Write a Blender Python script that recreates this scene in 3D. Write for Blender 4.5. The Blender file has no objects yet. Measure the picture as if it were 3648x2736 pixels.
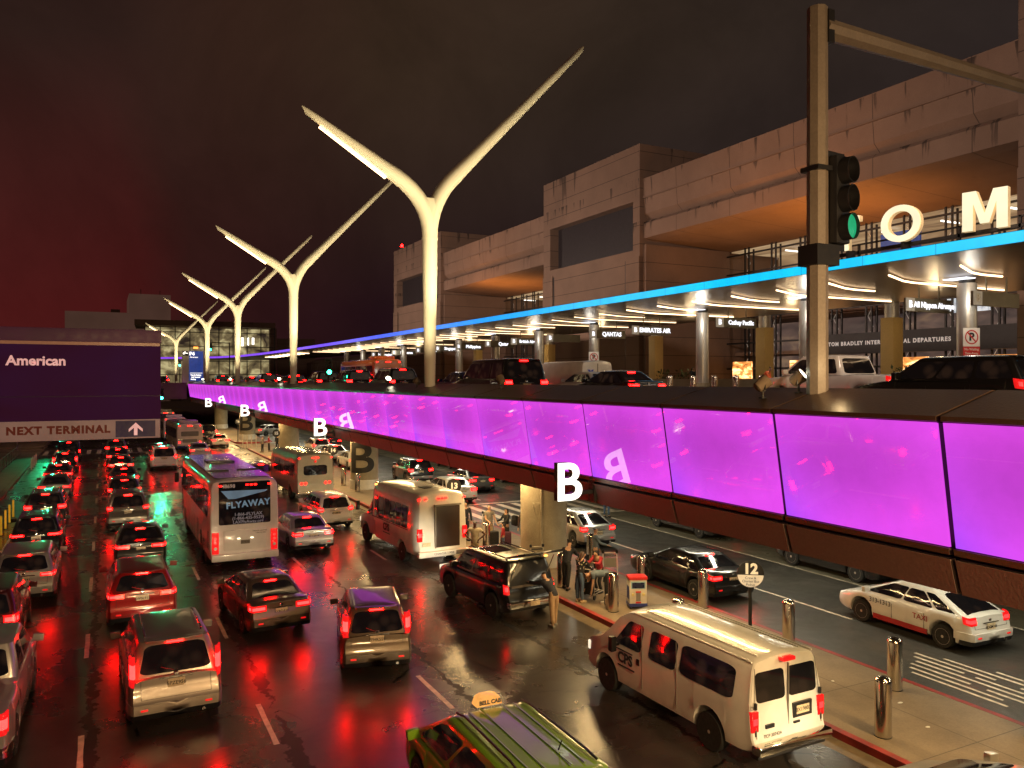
import bpy, bmesh, math, random
from mathutils import Vector, Matrix
random.seed(7)
sc = bpy.context.scene
col = sc.collection
R = math.radians
PI = math.pi

# ------------------------------------------------------------------ materials
MATS = {}
def rgb(h):
    h = h.lstrip('#'); o = []
    for i in (0, 2, 4):
        c = int(h[i:i+2], 16) / 255
        o.append(c/12.92 if c <= .04045 else ((c+.055)/1.055)**2.4)
    return (o[0], o[1], o[2], 1)
def newmat(name):
    m = bpy.data.materials.new(name); m.use_nodes = True
    nt = m.node_tree; b = nt.nodes['Principled BSDF']
    MATS[name] = m
    return m, nt, b
def nz(nt, scale=5, detail=4, vec=None, rough=.55, dist=0):
    n = nt.nodes.new('ShaderNodeTexNoise'); n.inputs['Scale'].default_value = scale
    n.inputs['Detail'].default_value = detail; n.inputs['Roughness'].default_value = rough
    n.inputs['Distortion'].default_value = dist
    if vec is not None: nt.links.new(vec, n.inputs['Vector'])
    return n
def ramp(nt, src, stops):
    r = nt.nodes.new('ShaderNodeValToRGB'); e = r.color_ramp.elements
    while len(e) < len(stops): e.new(.5)
    for k, (p, c) in enumerate(stops):
        e[k].position = p
        e[k].color = (c, c, c, 1) if isinstance(c, (int, float)) else (tuple(c) + (1,))[:4]
    nt.links.new(src, r.inputs['Fac']); return r
def objco(nt, scale=(1, 1, 1), world=False):
    if world:
        g = nt.nodes.new('ShaderNodeNewGeometry'); src = g.outputs['Position']
    else:
        g = nt.nodes.new('ShaderNodeTexCoord'); src = g.outputs['Object']
    mp = nt.nodes.new('ShaderNodeMapping'); mp.inputs['Scale'].default_value = scale
    nt.links.new(src, mp.inputs['Vector']); return mp.outputs['Vector']
def mth(nt, op, a, b=None, c=None, clamp=False):
    n = nt.nodes.new('ShaderNodeMath'); n.operation = op; n.use_clamp = clamp
    for i, v in enumerate((a, b, c)):
        if v is None: continue
        if isinstance(v, (int, float)): n.inputs[i].default_value = v
        else: nt.links.new(v, n.inputs[i])
    return n.outputs[0]
def mixc(nt, fac, a, b, mode='MIX'):
    n = nt.nodes.new('ShaderNodeMix'); n.data_type = 'RGBA'; n.blend_type = mode
    for s, v in ((0, fac), (6, a), (7, b)):
        if isinstance(v, (int, float)): n.inputs[s].default_value = v
        elif isinstance(v, (tuple, list)): n.inputs[s].default_value = (tuple(v) + (1,))[:4]
        else: nt.links.new(v, n.inputs[s])
    return n.outputs[2]
def mat(name, c, rough=.6, metal=0, coat=0, var=.15, vs=3, em=0, spec=.5, bump=0):
    if name in MATS: return MATS[name]
    m, nt, b = newmat(name)
    c = rgb(c) if isinstance(c, str) else tuple(c) + (1,)
    v = objco(nt); n = nz(nt, vs, 5, v)
    rp = ramp(nt, n.outputs['Fac'], [(.3, tuple(x*(1-var) for x in c[:3])), (.7, tuple(min(1, x*(1+var)) for x in c[:3]))])
    nt.links.new(rp.outputs['Color'], b.inputs['Base Color'])
    b.inputs['Metallic'].default_value = metal
    b.inputs['Coat Weight'].default_value = coat; b.inputs['Coat Roughness'].default_value = .06
    b.inputs['Specular IOR Level'].default_value = spec
    n2 = nz(nt, vs*4, 3, v)
    rr = ramp(nt, n2.outputs['Fac'], [(.3, max(.02, rough*.8)), (.75, min(1, rough*1.2))])
    nt.links.new(rr.outputs['Color'], b.inputs['Roughness'])
    if em:
        nt.links.new(rp.outputs['Color'], b.inputs['Emission Color']); b.inputs['Emission Strength'].default_value = em
    if bump:
        bp = nt.nodes.new('ShaderNodeBump'); bp.inputs['Strength'].default_value = bump
        nt.links.new(n2.outputs['Fac'], bp.inputs['Height']); nt.links.new(bp.outputs['Normal'], b.inputs['Normal'])
    return m
def emis(name, c, s, base=(.02, .02, .02)):
    if name in MATS: return MATS[name]
    m, nt, b = newmat(name)
    c = rgb(c) if isinstance(c, str) else tuple(c) + (1,)
    b.inputs['Base Color'].default_value = tuple(base) + (1,)
    b.inputs['Roughness'].default_value = .25
    v = objco(nt); n = nz(nt, 9, 2, v)
    rp = ramp(nt, n.outputs['Fac'], [(.3, tuple(x*.82 for x in c[:3])), (.7, c[:3])])
    nt.links.new(rp.outputs['Color'], b.inputs['Emission Color'])
    b.inputs['Emission Strength'].default_value = s
    return m
def paint(name, c, metal=0., rough=.3, dirt=.12):
    if name in MATS: return MATS[name]
    m, nt, b = newmat(name)
    c = rgb(c)[:3] if isinstance(c, str) else tuple(c)
    v = objco(nt); n = nz(nt, 1.7, 6, v)
    rp = ramp(nt, n.outputs['Fac'], [(.3, tuple(x*(1-dirt) for x in c)), (.7, tuple(min(1, x*(1+dirt*.5)) for x in c))])
    # road dirt near the sills
    sx = nt.nodes.new('ShaderNodeSeparateXYZ'); nt.links.new(v, sx.inputs[0])
    low = ramp(nt, mth(nt, 'ADD', sx.outputs[2], mth(nt, 'MULTIPLY', n.outputs['Fac'], .4)), [(.38, 1.0), (.75, 0.0)])
    mx = mixc(nt, mth(nt, 'MULTIPLY', low.outputs['Color'], .45), rp.outputs['Color'], (.05, .04, .032))
    nt.links.new(mx, b.inputs['Base Color'])
    b.inputs['Metallic'].default_value = metal
    b.inputs['Roughness'].default_value = rough
    b.inputs['Specular IOR Level'].default_value = .2
    b.inputs['Coat Weight'].default_value = 1; b.inputs['Coat Roughness'].default_value = .05
    # rain drops on the paint
    dn = nz(nt, 70, 1, v); bp = nt.nodes.new('ShaderNodeBump'); bp.inputs['Strength'].default_value = .06; bp.inputs['Distance'].default_value = .01
    nt.links.new(ramp(nt, dn.outputs['Fac'], [(.55, 0), (.7, 1)]).outputs['Color'], bp.inputs['Height'])
    nt.links.new(bp.outputs['Normal'], b.inputs['Coat Normal'])
    return m

def wet_asphalt():
    m, nt, b = newmat('wet_asphalt')
    p = objco(nt, world=True)
    big = nz(nt, .16, 5, p, .6); mid = nz(nt, .9, 6, p, .6, .4); fine = nz(nt, 38, 3, p, .7)
    sx = nt.nodes.new('ShaderNodeSeparateXYZ'); nt.links.new(p, sx.inputs[0])
    X, Y = sx.outputs[0], sx.outputs[1]
    c = ramp(nt, mid.outputs['Fac'], [(.3, (.038, .032, .027)), (.7, (.08, .066, .055))])
    fc = mixc(nt, .5, c.outputs['Color'], ramp(nt, fine.outputs['Fac'], [(.38, .12), (.62, 1.)]).outputs['Color'], 'MULTIPLY')
    trk = ramp(nt, mth(nt, 'PINGPONG', mth(nt, 'ADD', X, .42), .9), [(.15, 1.0), (.75, .62)])
    fc = mixc(nt, 1.0, fc, trk.outputs['Color'], 'MULTIPLY')
    # cracked paving seams running along the road
    seam = None
    cr = nz(nt, 1.6, 8, p, .75); cr2 = nz(nt, .35, 2, p)
    for x0, w in ((3.42, .13), (-.25, .10), (7.55, .06), (10.9, .07)):
        d = mth(nt, 'ABSOLUTE', mth(nt, 'SUBTRACT', mth(nt, 'ADD', X, mth(nt, 'MULTIPLY', mth(nt, 'SUBTRACT', cr.outputs['Fac'], .5), .9)), x0))
        wid = mth(nt, 'MULTIPLY', mth(nt, 'SUBTRACT', cr2.outputs['Fac'], .33), w*5)
        s = mth(nt, 'LESS_THAN', d, wid)
        seam = s if seam is None else mth(nt, 'MAXIMUM', seam, s)
    # fine map cracking
    vo = nt.nodes.new('ShaderNodeTexVoronoi'); vo.feature = 'DISTANCE_TO_EDGE'; vo.inputs['Scale'].default_value = .55
    wv = nt.nodes.new('ShaderNodeMix'); wv.data_type = 'RGBA'; wv.inputs[0].default_value = .25
    nt.links.new(p, wv.inputs[6]); nt.links.new(mid.outputs['Color'], wv.inputs[7]); nt.links.new(wv.outputs[2], vo.inputs['Vector'])
    crk = mth(nt, 'MULTIPLY', mth(nt, 'LESS_THAN', vo.outputs['Distance'], .012), mth(nt, 'GREATER_THAN', big.outputs['Fac'], .5))
    bad = mth(nt, 'MAXIMUM', seam, crk)
    nt.links.new(mixc(nt, bad, fc, (.006, .005, .005)), b.inputs['Base Color'])
    # wet film: smoother in patches, puddles where the big noise is high
    r = ramp(nt, mid.outputs['Fac'], [(.3, .40), (.52, .34), (.7, .26)])
    pud = ramp(nt, big.outputs['Fac'], [(.46, 0.), (.68, 1.)])
    rr = mixc(nt, pud.outputs['Color'], r.outputs['Color'], (.16, .16, .16))
    rr2 = mixc(nt, seam, rr, (.75, .75, .75))
    nt.links.new(rr2, b.inputs['Roughness'])
    b.inputs['Specular IOR Level'].default_value = .62
    b.inputs['Coat Weight'].default_value = .35; b.inputs['Coat Roughness'].default_value = .22
    bp = nt.nodes.new('ShaderNodeBump'); bp.inputs['Strength'].default_value = .16; bp.inputs['Distance'].default_value = .02
    h = mth(nt, 'ADD', fine.outputs['Fac'], mth(nt, 'MULTIPLY', mid.outputs['Fac'], .8))
    h = mth(nt, 'SUBTRACT', h, mth(nt, 'MULTIPLY', bad, 1.2))
    hm = mth(nt, 'MULTIPLY', h, mth(nt, 'SUBTRACT', 1.0, mth(nt, 'MULTIPLY', pud.outputs['Color'], .6)))
    nt.links.new(hm, bp.inputs['Height']); nt.links.new(bp.outputs['Normal'], b.inputs['Normal'])
    return m
def concrete(name, c1, c2, rough=.8, joints=None, vs=.8, wet=False, streak=None, gloss=None):
    m, nt, b = newmat(name)
    p = objco(nt, world=True)
    n = nz(nt, vs, 8, p, .65); f = nz(nt, 22, 3, p)
    c = ramp(nt, n.outputs['Fac'], [(.28, rgb(c1)[:3]), (.72, rgb(c2)[:3])]).outputs['Color']
    c = mixc(nt, .25, c, ramp(nt, f.outputs['Fac'], [(.35, .5), (.6, 1.)]).outputs['Color'], 'MULTIPLY')
    sx = nt.nodes.new('ShaderNodeSeparateXYZ'); nt.links.new(p, sx.inputs[0])
    if joints:
        jm = None
        for ax, step, off, w in joints:
            s = mth(nt, 'PINGPONG', mth(nt, 'SUBTRACT', sx.outputs[ax], off), step/2)
            j = mth(nt, 'LESS_THAN', s, w)
            jm = j if jm is None else mth(nt, 'MAXIMUM', jm, j)
        c = mixc(nt, mth(nt, 'MULTIPLY', jm, .65), c, (.02, .014, .01))
    if streak:
        v2 = objco(nt, (1, 1.3, .12), world=True); sn = nz(nt, 1.0, 5, v2, .6)
        zm = None
        for z0, dz in streak:
            q = mth(nt, 'MULTIPLY', mth(nt, 'SUBTRACT', z0, sx.outputs[2]), 1/dz)          # 0 at the top edge, 1 where the stain dies
            inside = mth(nt, 'GREATER_THAN', q, 0)
            k = mth(nt, 'MULTIPLY', mth(nt, 'SUBTRACT', 1.0, q, clamp=True), inside)
            zm = k if zm is None else mth(nt, 'MAXIMUM', zm, k)
        st = ramp(nt, mth(nt, 'ADD', sn.outputs['Fac'], mth(nt, 'MULTIPLY', zm, .12)), [(.675, 0.), (.715, 1.)])
        c = mixc(nt, mth(nt, 'MULTIPLY', mth(nt, 'MULTIPLY', st.outputs['Color'], zm), .8), c, (.012, .009, .008))
    nt.links.new(c, b.inputs['Base Color'])
    b.inputs['Roughness'].default_value = rough
    if wet:
        nt.links.new(ramp(nt, n.outputs['Fac'], [(.35, .55), (.65, .22)]).outputs['Color'], b.inputs['Roughness'])
    bp = nt.nodes.new('ShaderNodeBump'); bp.inputs['Strength'].default_value = .25; bp.inputs['Distance'].default_value = .02
    nt.links.new(f.outputs['Fac'], bp.inputs['Height']); nt.links.new(bp.outputs['Normal'], b.inputs['Normal'])
    return m

# ------------------------------------------------------------------ geometry helpers
class MB:
    def __init__(s): s.v = []; s.f = []
    def add(s, vs, fs):
        o = len(s.v); s.v += [tuple(v) for v in vs]; s.f += [tuple(i+o for i in f) for f in fs]
    def box(s, c, d, rz=0, rx=0, ry=0):
        M = Matrix.Rotation(rz, 3, 'Z') @ Matrix.Rotation(ry, 3, 'Y') @ Matrix.Rotation(rx, 3, 'X')
        vs = [Vector(c) + M @ Vector((x*d[0]/2, y*d[1]/2, z*d[2]/2)) for x in (-1, 1) for y in (-1, 1) for z in (-1, 1)]
        s.add(vs, [(0, 1, 3, 2), (4, 6, 7, 5), (0, 4, 5, 1), (2, 3, 7, 6), (0, 2, 6, 4), (1, 5, 7, 3)])
    def bb(s, x0, x1, y0, y1, z0, z1): s.box(((x0+x1)/2, (y0+y1)/2, (z0+z1)/2), (x1-x0, y1-y0, z1-z0))
    def tube(s, pts, rs, n=12, cap=True):
        pts = [Vector(p) for p in pts]
        if isinstance(rs, (int, float)): rs = [rs]*len(pts)
        rings = []; up0 = None
        for i, p in enumerate(pts):
            d = (pts[min(i+1, len(pts)-1)] - pts[max(i-1, 0)]).normalized()
            if up0 is None:
                up0 = Vector((0, 0, 1)) if abs(d.z) < .9 else Vector((0, 1, 0))
            a = d.cross(up0).normalized(); b_ = a.cross(d).normalized(); up0 = b_
            r = rs[i]; ra, rb = (r if isinstance(r, tuple) else (r, r))
            rings.append([p + a*ra*math.cos(2*PI*k/n) + b_*rb*math.sin(2*PI*k/n) for k in range(n)])
        vs = [v for r in rings for v in r]; fs = []
        for i in range(len(rings)-1):
            for k in range(n):
                fs.append((i*n+k, i*n+(k+1) % n, (i+1)*n+(k+1) % n, (i+1)*n+k))
        if cap:
            fs.append(tuple(range(n-1, -1, -1))); fs.append(tuple((len(rings)-1)*n+k for k in range(n)))
        s.add(vs, fs)
    def lathe(s, prof, c=(0, 0, 0), n=24, axis='Z'):
        vs = []; fs = []
        for r, h in prof:
            for k in range(n):
                a = 2*PI*k/n
                if axis == 'Z': q = (r*math.cos(a), r*math.sin(a), h)
                elif axis == 'X': q = (h, r*math.cos(a), r*math.sin(a))
                else: q = (r*math.cos(a), h, r*math.sin(a))
                vs.append((c[0]+q[0], c[1]+q[1], c[2]+q[2]))
        m = len(prof)
        for i in range(m-1):
            for k in range(n):
                fs.append((i*n+k, i*n+(k+1) % n, (i+1)*n+(k+1) % n, (i+1)*n+k))
        fs.append(tuple(range(n-1, -1, -1))); fs.append(tuple((m-1)*n+k for k in range(n)))
        s.add(vs, fs)
    def profile_y(s, pts, y0, y1):          # XZ polygon extruded along Y
        n = len(pts)
        vs = [(x, y0, z) for x, z in pts] + [(x, y1, z) for x, z in pts]
        fs = [(i, (i+1) % n, (i+1) % n+n, i+n) for i in range(n)] + [tuple(range(n-1, -1, -1)), tuple(range(n, 2*n))]
        s.add(vs, fs)
    def poly_z(s, pts, z0, z1):             # XY polygon extruded in Z
        n = len(pts)
        vs = [(x, y, z0) for x, y in pts] + [(x, y, z1) for x, y in pts]
        fs = [(i, (i+1) % n, (i+1) % n+n, i+n) for i in range(n)] + [tuple(range(n-1, -1, -1)), tuple(range(n, 2*n))]
        s.add(vs, fs)
    def quad(s, a, b, c, d): s.add([a, b, c, d], [(0, 1, 2, 3)])
    def build(s, name, m, parent=None, smooth=None, bevel=0, loc=None):
        me = bpy.data.meshes.new(name); me.from_pydata([tuple(v) for v in s.v], [], s.f)
        bm = bmesh.new(); bm.from_mesh(me)
        bmesh.ops.remove_doubles(bm, verts=bm.verts, dist=1e-5)
        bmesh.ops.recalc_face_normals(bm, faces=bm.faces)
        if bevel:
            es = [e for e in bm.edges if len(e.link_faces) == 2 and e.calc_face_angle(0) > R(35)]
            try: bmesh.ops.bevel(bm, geom=es, offset=bevel, segments=2, affect='EDGES', profile=.6, clamp_overlap=True)
            except Exception: pass
        if smooth is not None or bevel:
            a = R(smooth if smooth is not None else 40)
            for f in bm.faces: f.smooth = True
            for e in bm.edges:
                if len(e.link_faces) == 2 and e.calc_face_angle(0) > a: e.smooth = False
        bm.to_mesh(me); bm.free()
        me.materials.append(m)
        o = bpy.data.objects.new(name, me); col.objects.link(o)
        if parent is not None: o.parent = parent
        if loc: o.location = loc
        return o
def empty(name, loc=(0, 0, 0), rz=0):
    o = bpy.data.objects.new(name, None); col.objects.link(o); o.empty_display_size = .2
    o.location = loc; o.rotation_euler = (0, 0, rz); return o
def tag(o, label=None, cat=None, group=None, kind=None):
    if label: o['label'] = label
    if cat: o['category'] = cat
    if group: o['group'] = group
    if kind: o['kind'] = kind
    return o
def thing(name, label, cat, loc=(0, 0, 0), rz=0, group=None): return tag(empty(name, loc, rz), label, cat, group)
def structure(name, mb, m, **k): return tag(mb.build(name, m, **k), kind='structure')
KIDS = {}
def kids(o): return [c for c in bpy.data.objects if c.parent == o]
def copy_tree(o, parent=None, cache=None):
    c = o.copy(); col.objects.link(c)
    c.parent = parent
    for ch in list(o.children): copy_tree(ch, c)
    return c
def dup(o, label, loc, rz=None, group=None):
    c = copy_tree(o); c.location = loc
    if rz is not None: c.rotation_euler = (0, 0, rz)
    c['label'] = label
    if group: c['group'] = group
    return c
_fonts = []
def text(body, size, m, parent, loc, rot=(PI/2, 0, 0), ext=.004, off=0., name='lettering', align='CENTER', sx=1, spacing=1.):
    cu = bpy.data.curves.new('t', 'FONT'); cu.body = body; cu.size = size; cu.extrude = ext; cu.offset = off
    cu.align_x = align; cu.align_y = 'CENTER'; cu.resolution_u = 8 if size > 1 else 3; cu.space_character = spacing
    o = bpy.data.objects.new('t', cu); col.objects.link(o)
    bpy.context.view_layer.update()
    me = bpy.data.meshes.new_from_object(o.evaluated_get(bpy.context.evaluated_depsgraph_get()))
    bpy.data.objects.remove(o); bpy.data.curves.remove(cu)
    me.materials.clear(); me.materials.append(m); me.name = name
    q = bpy.data.objects.new(name, me); col.objects.link(q); q.parent = parent
    q.location = loc; q.rotation_euler = rot; q.scale = (sx, 1, 1)
    return q
def area(name, loc, size, energy, c, to=None, sy=None, spread=None):
    l = bpy.data.lights.new(name, 'AREA'); l.energy = energy; l.color = c; l.size = size
    if sy: l.shape = 'RECTANGLE'; l.size_y = sy
    if spread: l.spread = R(spread)
    o = bpy.data.objects.new(name, l); col.objects.link(o); o.location = loc
    d = (Vector(to) - Vector(loc)) if to else Vector((0, 0, -1))
    o.rotation_euler = d.to_track_quat('-Z', 'Y').to_euler(); return o
def spot(name, loc, to, energy, c, ang=50, blend=.6, r=.08, parent=None):
    l = bpy.data.lights.new(name, 'SPOT'); l.energy = energy; l.color = c; l.spot_size = R(ang); l.spot_blend = blend; l.shadow_soft_size = r
    o = bpy.data.objects.new(name, l); col.objects.link(o); o.location = loc
    d = Vector(to) - Vector(loc); o.rotation_euler = d.to_track_quat('-Z', 'Y').to_euler()
    if parent is not None: o.parent = parent
    return o
def point(name, loc, energy, c, r=.1):
    l = bpy.data.lights.new(name, 'POINT'); l.energy = energy; l.color = c; l.shadow_soft_size = r
    o = bpy.data.objects.new(name, l); col.objects.link(o); o.location = loc; return o
WARM = (1, .70, .36); YEL = (1, .76, .38); COOL = (.95, 1, .92)

# ------------------------------------------------------------------ camera and world
cam = bpy.data.cameras.new('camera'); cam.sensor_width = 36; cam.lens = 18/math.tan(math.atan(1106/1726))
cam.shift_y = -(829.5-820)/2212; cam.clip_start = .1; cam.clip_end = 3000
co = bpy.data.objects.new('camera', cam); col.objects.link(co)
YAW = math.atan(881/1726)
co.location = (0, 0, 7.4); co.rotation_euler = (PI/2, 0, -YAW); sc.camera = co
co.name = 'camera'
sc.render.resolution_x = 1024; sc.render.resolution_y = 768
sc.view_settings.view_transform = 'Standard'; sc.view_settings.look = 'None'; sc.view_settings.exposure = 0
sc.render.engine = 'CYCLES'
cy = sc.cycles; cy.use_denoising = True; cy.max_bounces = 6; cy.diffuse_bounces = 3; cy.glossy_bounces = 4; cy.transmission_bounces = 4
cy.sample_clamp_indirect = 6; cy.use_light_tree = True; cy.caustics_reflective = False; cy.caustics_refractive = False
cy.blur_glossy = .5; cy.use_adaptive_sampling = True; cy.adaptive_threshold = .006

w = bpy.data.worlds.new('World'); sc.world = w; w.use_nodes = True
nt = w.node_tree; bg = nt.nodes['Background']; out = nt.nodes['World Output']
tc = nt.nodes.new('ShaderNodeTexCoord'); sx = nt.nodes.new('ShaderNodeSeparateXYZ'); nt.links.new(tc.outputs['Generated'], sx.inputs[0])
cloud = nz(nt, 2.2, 5, tc.outputs['Generated'], .5, .5)
dx = mth(nt, 'ADD', sx.outputs[0], mth(nt, 'MULTIPLY', mth(nt, 'SUBTRACT', cloud.outputs['Fac'], .5), .25))
az = ramp(nt, dx, [(0., (.080, .010, .0095)), (.05, (.042, .0105, .0095)), (.14, (.030, .0085, .0090)), (.28, (.018, .006, .0085)), (.5, (.015, .008, .011)), (.85, (.022, .0145, .0145))])
hz = ramp(nt, dx, [(0., (.028, .013, .010)), (.12, (.038, .017, .011)), (.3, (.040, .022, .013)), (.5, (.034, .021, .014)), (.85, (.030, .021, .019))])
hi = ramp(nt, mth(nt, 'ADD', sx.outputs[2], mth(nt, 'MULTIPLY', mth(nt, 'SUBTRACT', cloud.outputs['Fac'], .5), .12)), [(.07, 0.), (.17, .42), (.36, 1.)])
hc = mixc(nt, hi.outputs['Color'], az.outputs['Color'], hz.outputs['Color'])
mot = ramp(nt, nz(nt, 4, 6, tc.outputs['Generated'], .62, .5).outputs['Fac'], [(.3, .62), (.7, 1.02)])
hc2 = mixc(nt, 1.0, hc, mot.outputs['Color'], 'MULTIPLY')
nt.links.new(hc2, bg.inputs['Color']); bg.inputs['Strength'].default_value = 1.0
sky = nt.nodes.new('ShaderNodeTexSky'); sky.sky_type = 'NISHITA'; sky.sun_disc = False
sky.sun_elevation = R(-6); sky.sun_rotation = R(200)
bg2 = nt.nodes.new('ShaderNodeBackground'); nt.links.new(sky.outputs[0], bg2.inputs['Color']); bg2.inputs['Strength'].default_value = .02
ad = nt.nodes.new('ShaderNodeAddShader'); nt.links.new(bg.outputs[0], ad.inputs[0]); nt.links.new(bg2.outputs[0], ad.inputs[1])
nt.links.new(ad.outputs[0], out.inputs['Surface'])
sl = bpy.data.lights.new('moon_glow', 'SUN'); sl.energy = .03; sl.angle = R(20); sl.color = (1, .8, .6)
so = bpy.data.objects.new('moon_glow', sl); col.objects.link(so); so.rotation_euler = (R(40), 0, R(20))

# ------------------------------------------------------------------ common materials
M_asph = wet_asphalt()
M_walk = concrete('sidewalk_concrete', '#6e5f4c', '#8c7c66', .62, joints=[(1, 3.2, .4, .012), (0, 1.95, 13.6, .012)], vs=.9)
M_deckroad = concrete('deck_asphalt', '#2a2624', '#3b3531', .4)
M_conc = concrete('column_concrete', '#958a74', '#b3a88f', .7, vs=1.4)
M_beam = concrete('beam_concrete', '#6a5a4a', '#7d6c5a', .8)
M_facade = concrete('terminal_concrete', '#6d5a4e', '#80695b', .85, joints=[(2, 1.62, 6.3, .03)], vs=.25, streak=[(28.05, 4.5), (25.0, 2.2), (21.2, 1.6)])
M_facadep = concrete('terminal_panels', '#715c4f', '#856e60', .85, joints=[(1, 6.3, 2.1, .03)], vs=.2, streak=[(24.9, 2.6), (21.25, 2.2), (23.3, 1.2)])
M_dark = mat('dark_metal', (.012, .011, .011), .45)
M_black = mat('black_plastic', (.010, .010, .011), .4)
M_rubber = mat('tyre_rubber', (.012, .012, .012), .8)
M_blackmark = mat('black_paint', (.02, .018, .016), .6)
M_white = mat('white_paint', (.72, .70, .64), .5)
M_line = mat('road_paint', (.62, .54, .42), .5, var=.3, vs=6)
M_redkerb = mat('red_kerb_paint', (.26, .022, .018), .5, var=.35, vs=2)
M_steel = mat('stainless_steel', (.62, .58, .52), .17, metal=1, var=.06)
M_rim = mat('alloy_rim', (.55, .50, .42), .35, metal=.35)
M_marker = emis('marker_lamp', (1, .004, .003), 16)
M_chrome = mat('chrome', (.8, .78, .74), .1, metal=1, var=.05)
M_lampwhite = mat('lamp_white_paint', (.68, .65, .56), .55, var=.02, vs=.5)
M_glass, nt_, b_ = newmat('dark_glass')
b_.inputs['Base Color'].default_value = (.004, .004, .005, 1); b_.inputs['Roughness'].default_value = .04; b_.inputs['Specular IOR Level'].default_value = .7
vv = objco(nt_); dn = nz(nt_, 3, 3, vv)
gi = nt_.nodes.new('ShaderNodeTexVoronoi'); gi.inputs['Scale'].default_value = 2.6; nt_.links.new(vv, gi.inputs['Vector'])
nt_.links.new(ramp(nt_, gi.outputs['Distance'], [(.25, (.020, .010, .006)), (.5, (.003, .002, .002))]).outputs['Color'], b_.inputs['Emission Color']); b_.inputs['Emission Strength'].default_value = .8  # weak glow painted into the glass hints at seats and dash lights
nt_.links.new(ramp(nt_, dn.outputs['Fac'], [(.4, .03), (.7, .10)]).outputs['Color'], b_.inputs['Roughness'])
M_brake = emis('brake_lamp_lit', (1, .0016, .0014), 115, (.3, .01, .01))
M_tail = emis('tail_lamp_lit', (1, .006, .006), 16, (.3, .01, .01))
M_lens = mat('red_lens', (.35, .005, .005), .18, em=2.2)
M_amber = emis('amber_lamp', (1, .35, .05), 9)
M_head = emis('headlamp', (1, .85, .6), 1.2)
M_green = emis('green_signal', (.03, 1, .45), 22)
M_sigdark = mat('signal_black', (.014, .014, .018), .5)
M_pole = concrete('pole_paint', '#756a62', '#83786f', .5, vs=2)
M_trusswhite = mat('truss_white', (.6, .58, .52), .5, em=.18)
def hallmat(name, cols, sc_, s):  # room light is put into these surfaces as their own glow
    m, nt, b = newmat(name); v = objco(nt, (1, .22, .6)); n = nz(nt, sc_, 3, v, .6, .5)
    r_ = ramp(nt, n.outputs['Fac'], cols); nt.links.new(r_.outputs['Color'], b.inputs['Emission Color']); b.inputs['Emission Strength'].default_value = s
    b.inputs['Base Color'].default_value = (.05, .04, .03, 1); return m
M_hall = hallmat('lit_hall', [(.3, (.10, .055, .03)), (.5, (.24, .15, .075)), (.7, (.38, .27, .15))], .8, 1.3)
M_hall2 = hallmat('lower_hall', [(.35, (.012, .009, .009)), (.55, (.035, .022, .018)), (.72, (.08, .05, .03))], 1.2, 2.6)
M_shop = hallmat('shop_light', [(.35, (.10, .02, .005)), (.5, (.8, .28, .06)), (.62, (1.6, .95, .4))], 3.5, 1.8)
M_tube = emis('tube_light', (1, .93, .82), 3)
M_cool = emis('cool_white_light', (.93, .93, 1), 1.8)
M_striplight = emis('canopy_strip_light', (1, .66, .36), 5)
M_soffit = concrete('canopy_soffit', '#5e5650', '#6e655e', .32, vs=.4, joints=[(1, 2.92, 1.2, .012)])
M_soffit.node_tree.nodes['Principled BSDF'].inputs['Metallic'].default_value = .35
M_colsilver = mat('column_silver', (.42, .40, .37), .42, metal=.6, var=.06)
M_walkl = concrete('pale_concrete', '#8a8068', '#9b9078', .7)
M_tan = concrete('tan_casing', '#c0a468', '#cfb276', .6)
M_board = mat('board_grey', (.14, .125, .085), .5)
M_plate = mat('white_plate', (.7, .66, .6), .4, em=.12)
M_lettergrey = mat('letter_grey', (.6, .58, .56), .4, em=.35)
M_off = mat('office_dark_glow', (.10, .05, .035), .8, em=.55, vs=.1)  # own glow put in so the far walls stand out
# ================================================================== THE SETTING
# one ground sheet, then roads, islands, kerbs
m = MB(); m.bb(-900, 1200, -300, 1500, -.6, -.03)
structure('ground', m, M_beam)
m = MB(); m.quad((-5.6, -12, 0), (13.4, -12, 0), (13.4, 240, 0), (-5.6, 240, 0))
structure('lower_road', m, M_asph)
M_road2, nt2, b2 = newmat('inner_asphalt')
p2 = objco(nt2, world=True); a2 = nz(nt2, .5, 7, p2, .65, .6); f2 = nz(nt2, 40, 3, p2, .7)
c2 = mixc(nt2, .5, ramp(nt2, a2.outputs['Fac'], [(.3, (.035, .034, .030)), (.7, (.085, .08, .07))]).outputs['Color'], ramp(nt2, f2.outputs['Fac'], [(.35, .4), (.65, 1.)]).outputs['Color'], 'MULTIPLY')
nt2.links.new(c2, b2.inputs['Base Color']); nt2.links.new(ramp(nt2, a2.outputs['Fac'], [(.35, .6), (.65, .35)]).outputs['Color'], b2.inputs['Roughness'])
bb = nt2.nodes.new('ShaderNodeBump'); bb.inputs['Strength'].default_value = .3; bb.inputs['Distance'].default_value = .02
nt2.links.new(f2.outputs['Fac'], bb.inputs['Height']); nt2.links.new(bb.outputs['Normal'], b2.inputs['Normal'])
m = MB(); m.quad((17.3, -12, 0), (24.2, -12, 0), (24.2, 240, 0), (17.3, 240, 0))
structure('inner_road', m, M_road2)
M_park = concrete('parking_concrete', '#5a564a', '#78725f', .5, joints=[(1, 4.5, 0, .015)], vs=.5, wet=True)
m = MB(); m.quad((24.2, -12, .0), (28.2, -12, .0), (28.2, 240, .0), (24.2, 240, .0))
structure('parking_lane', m, M_park)
m = MB(); m.bb(28.2, 37.5, -12, 170, -.02, .15)
structure('terminal_sidewalk', m, M_walk)

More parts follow.
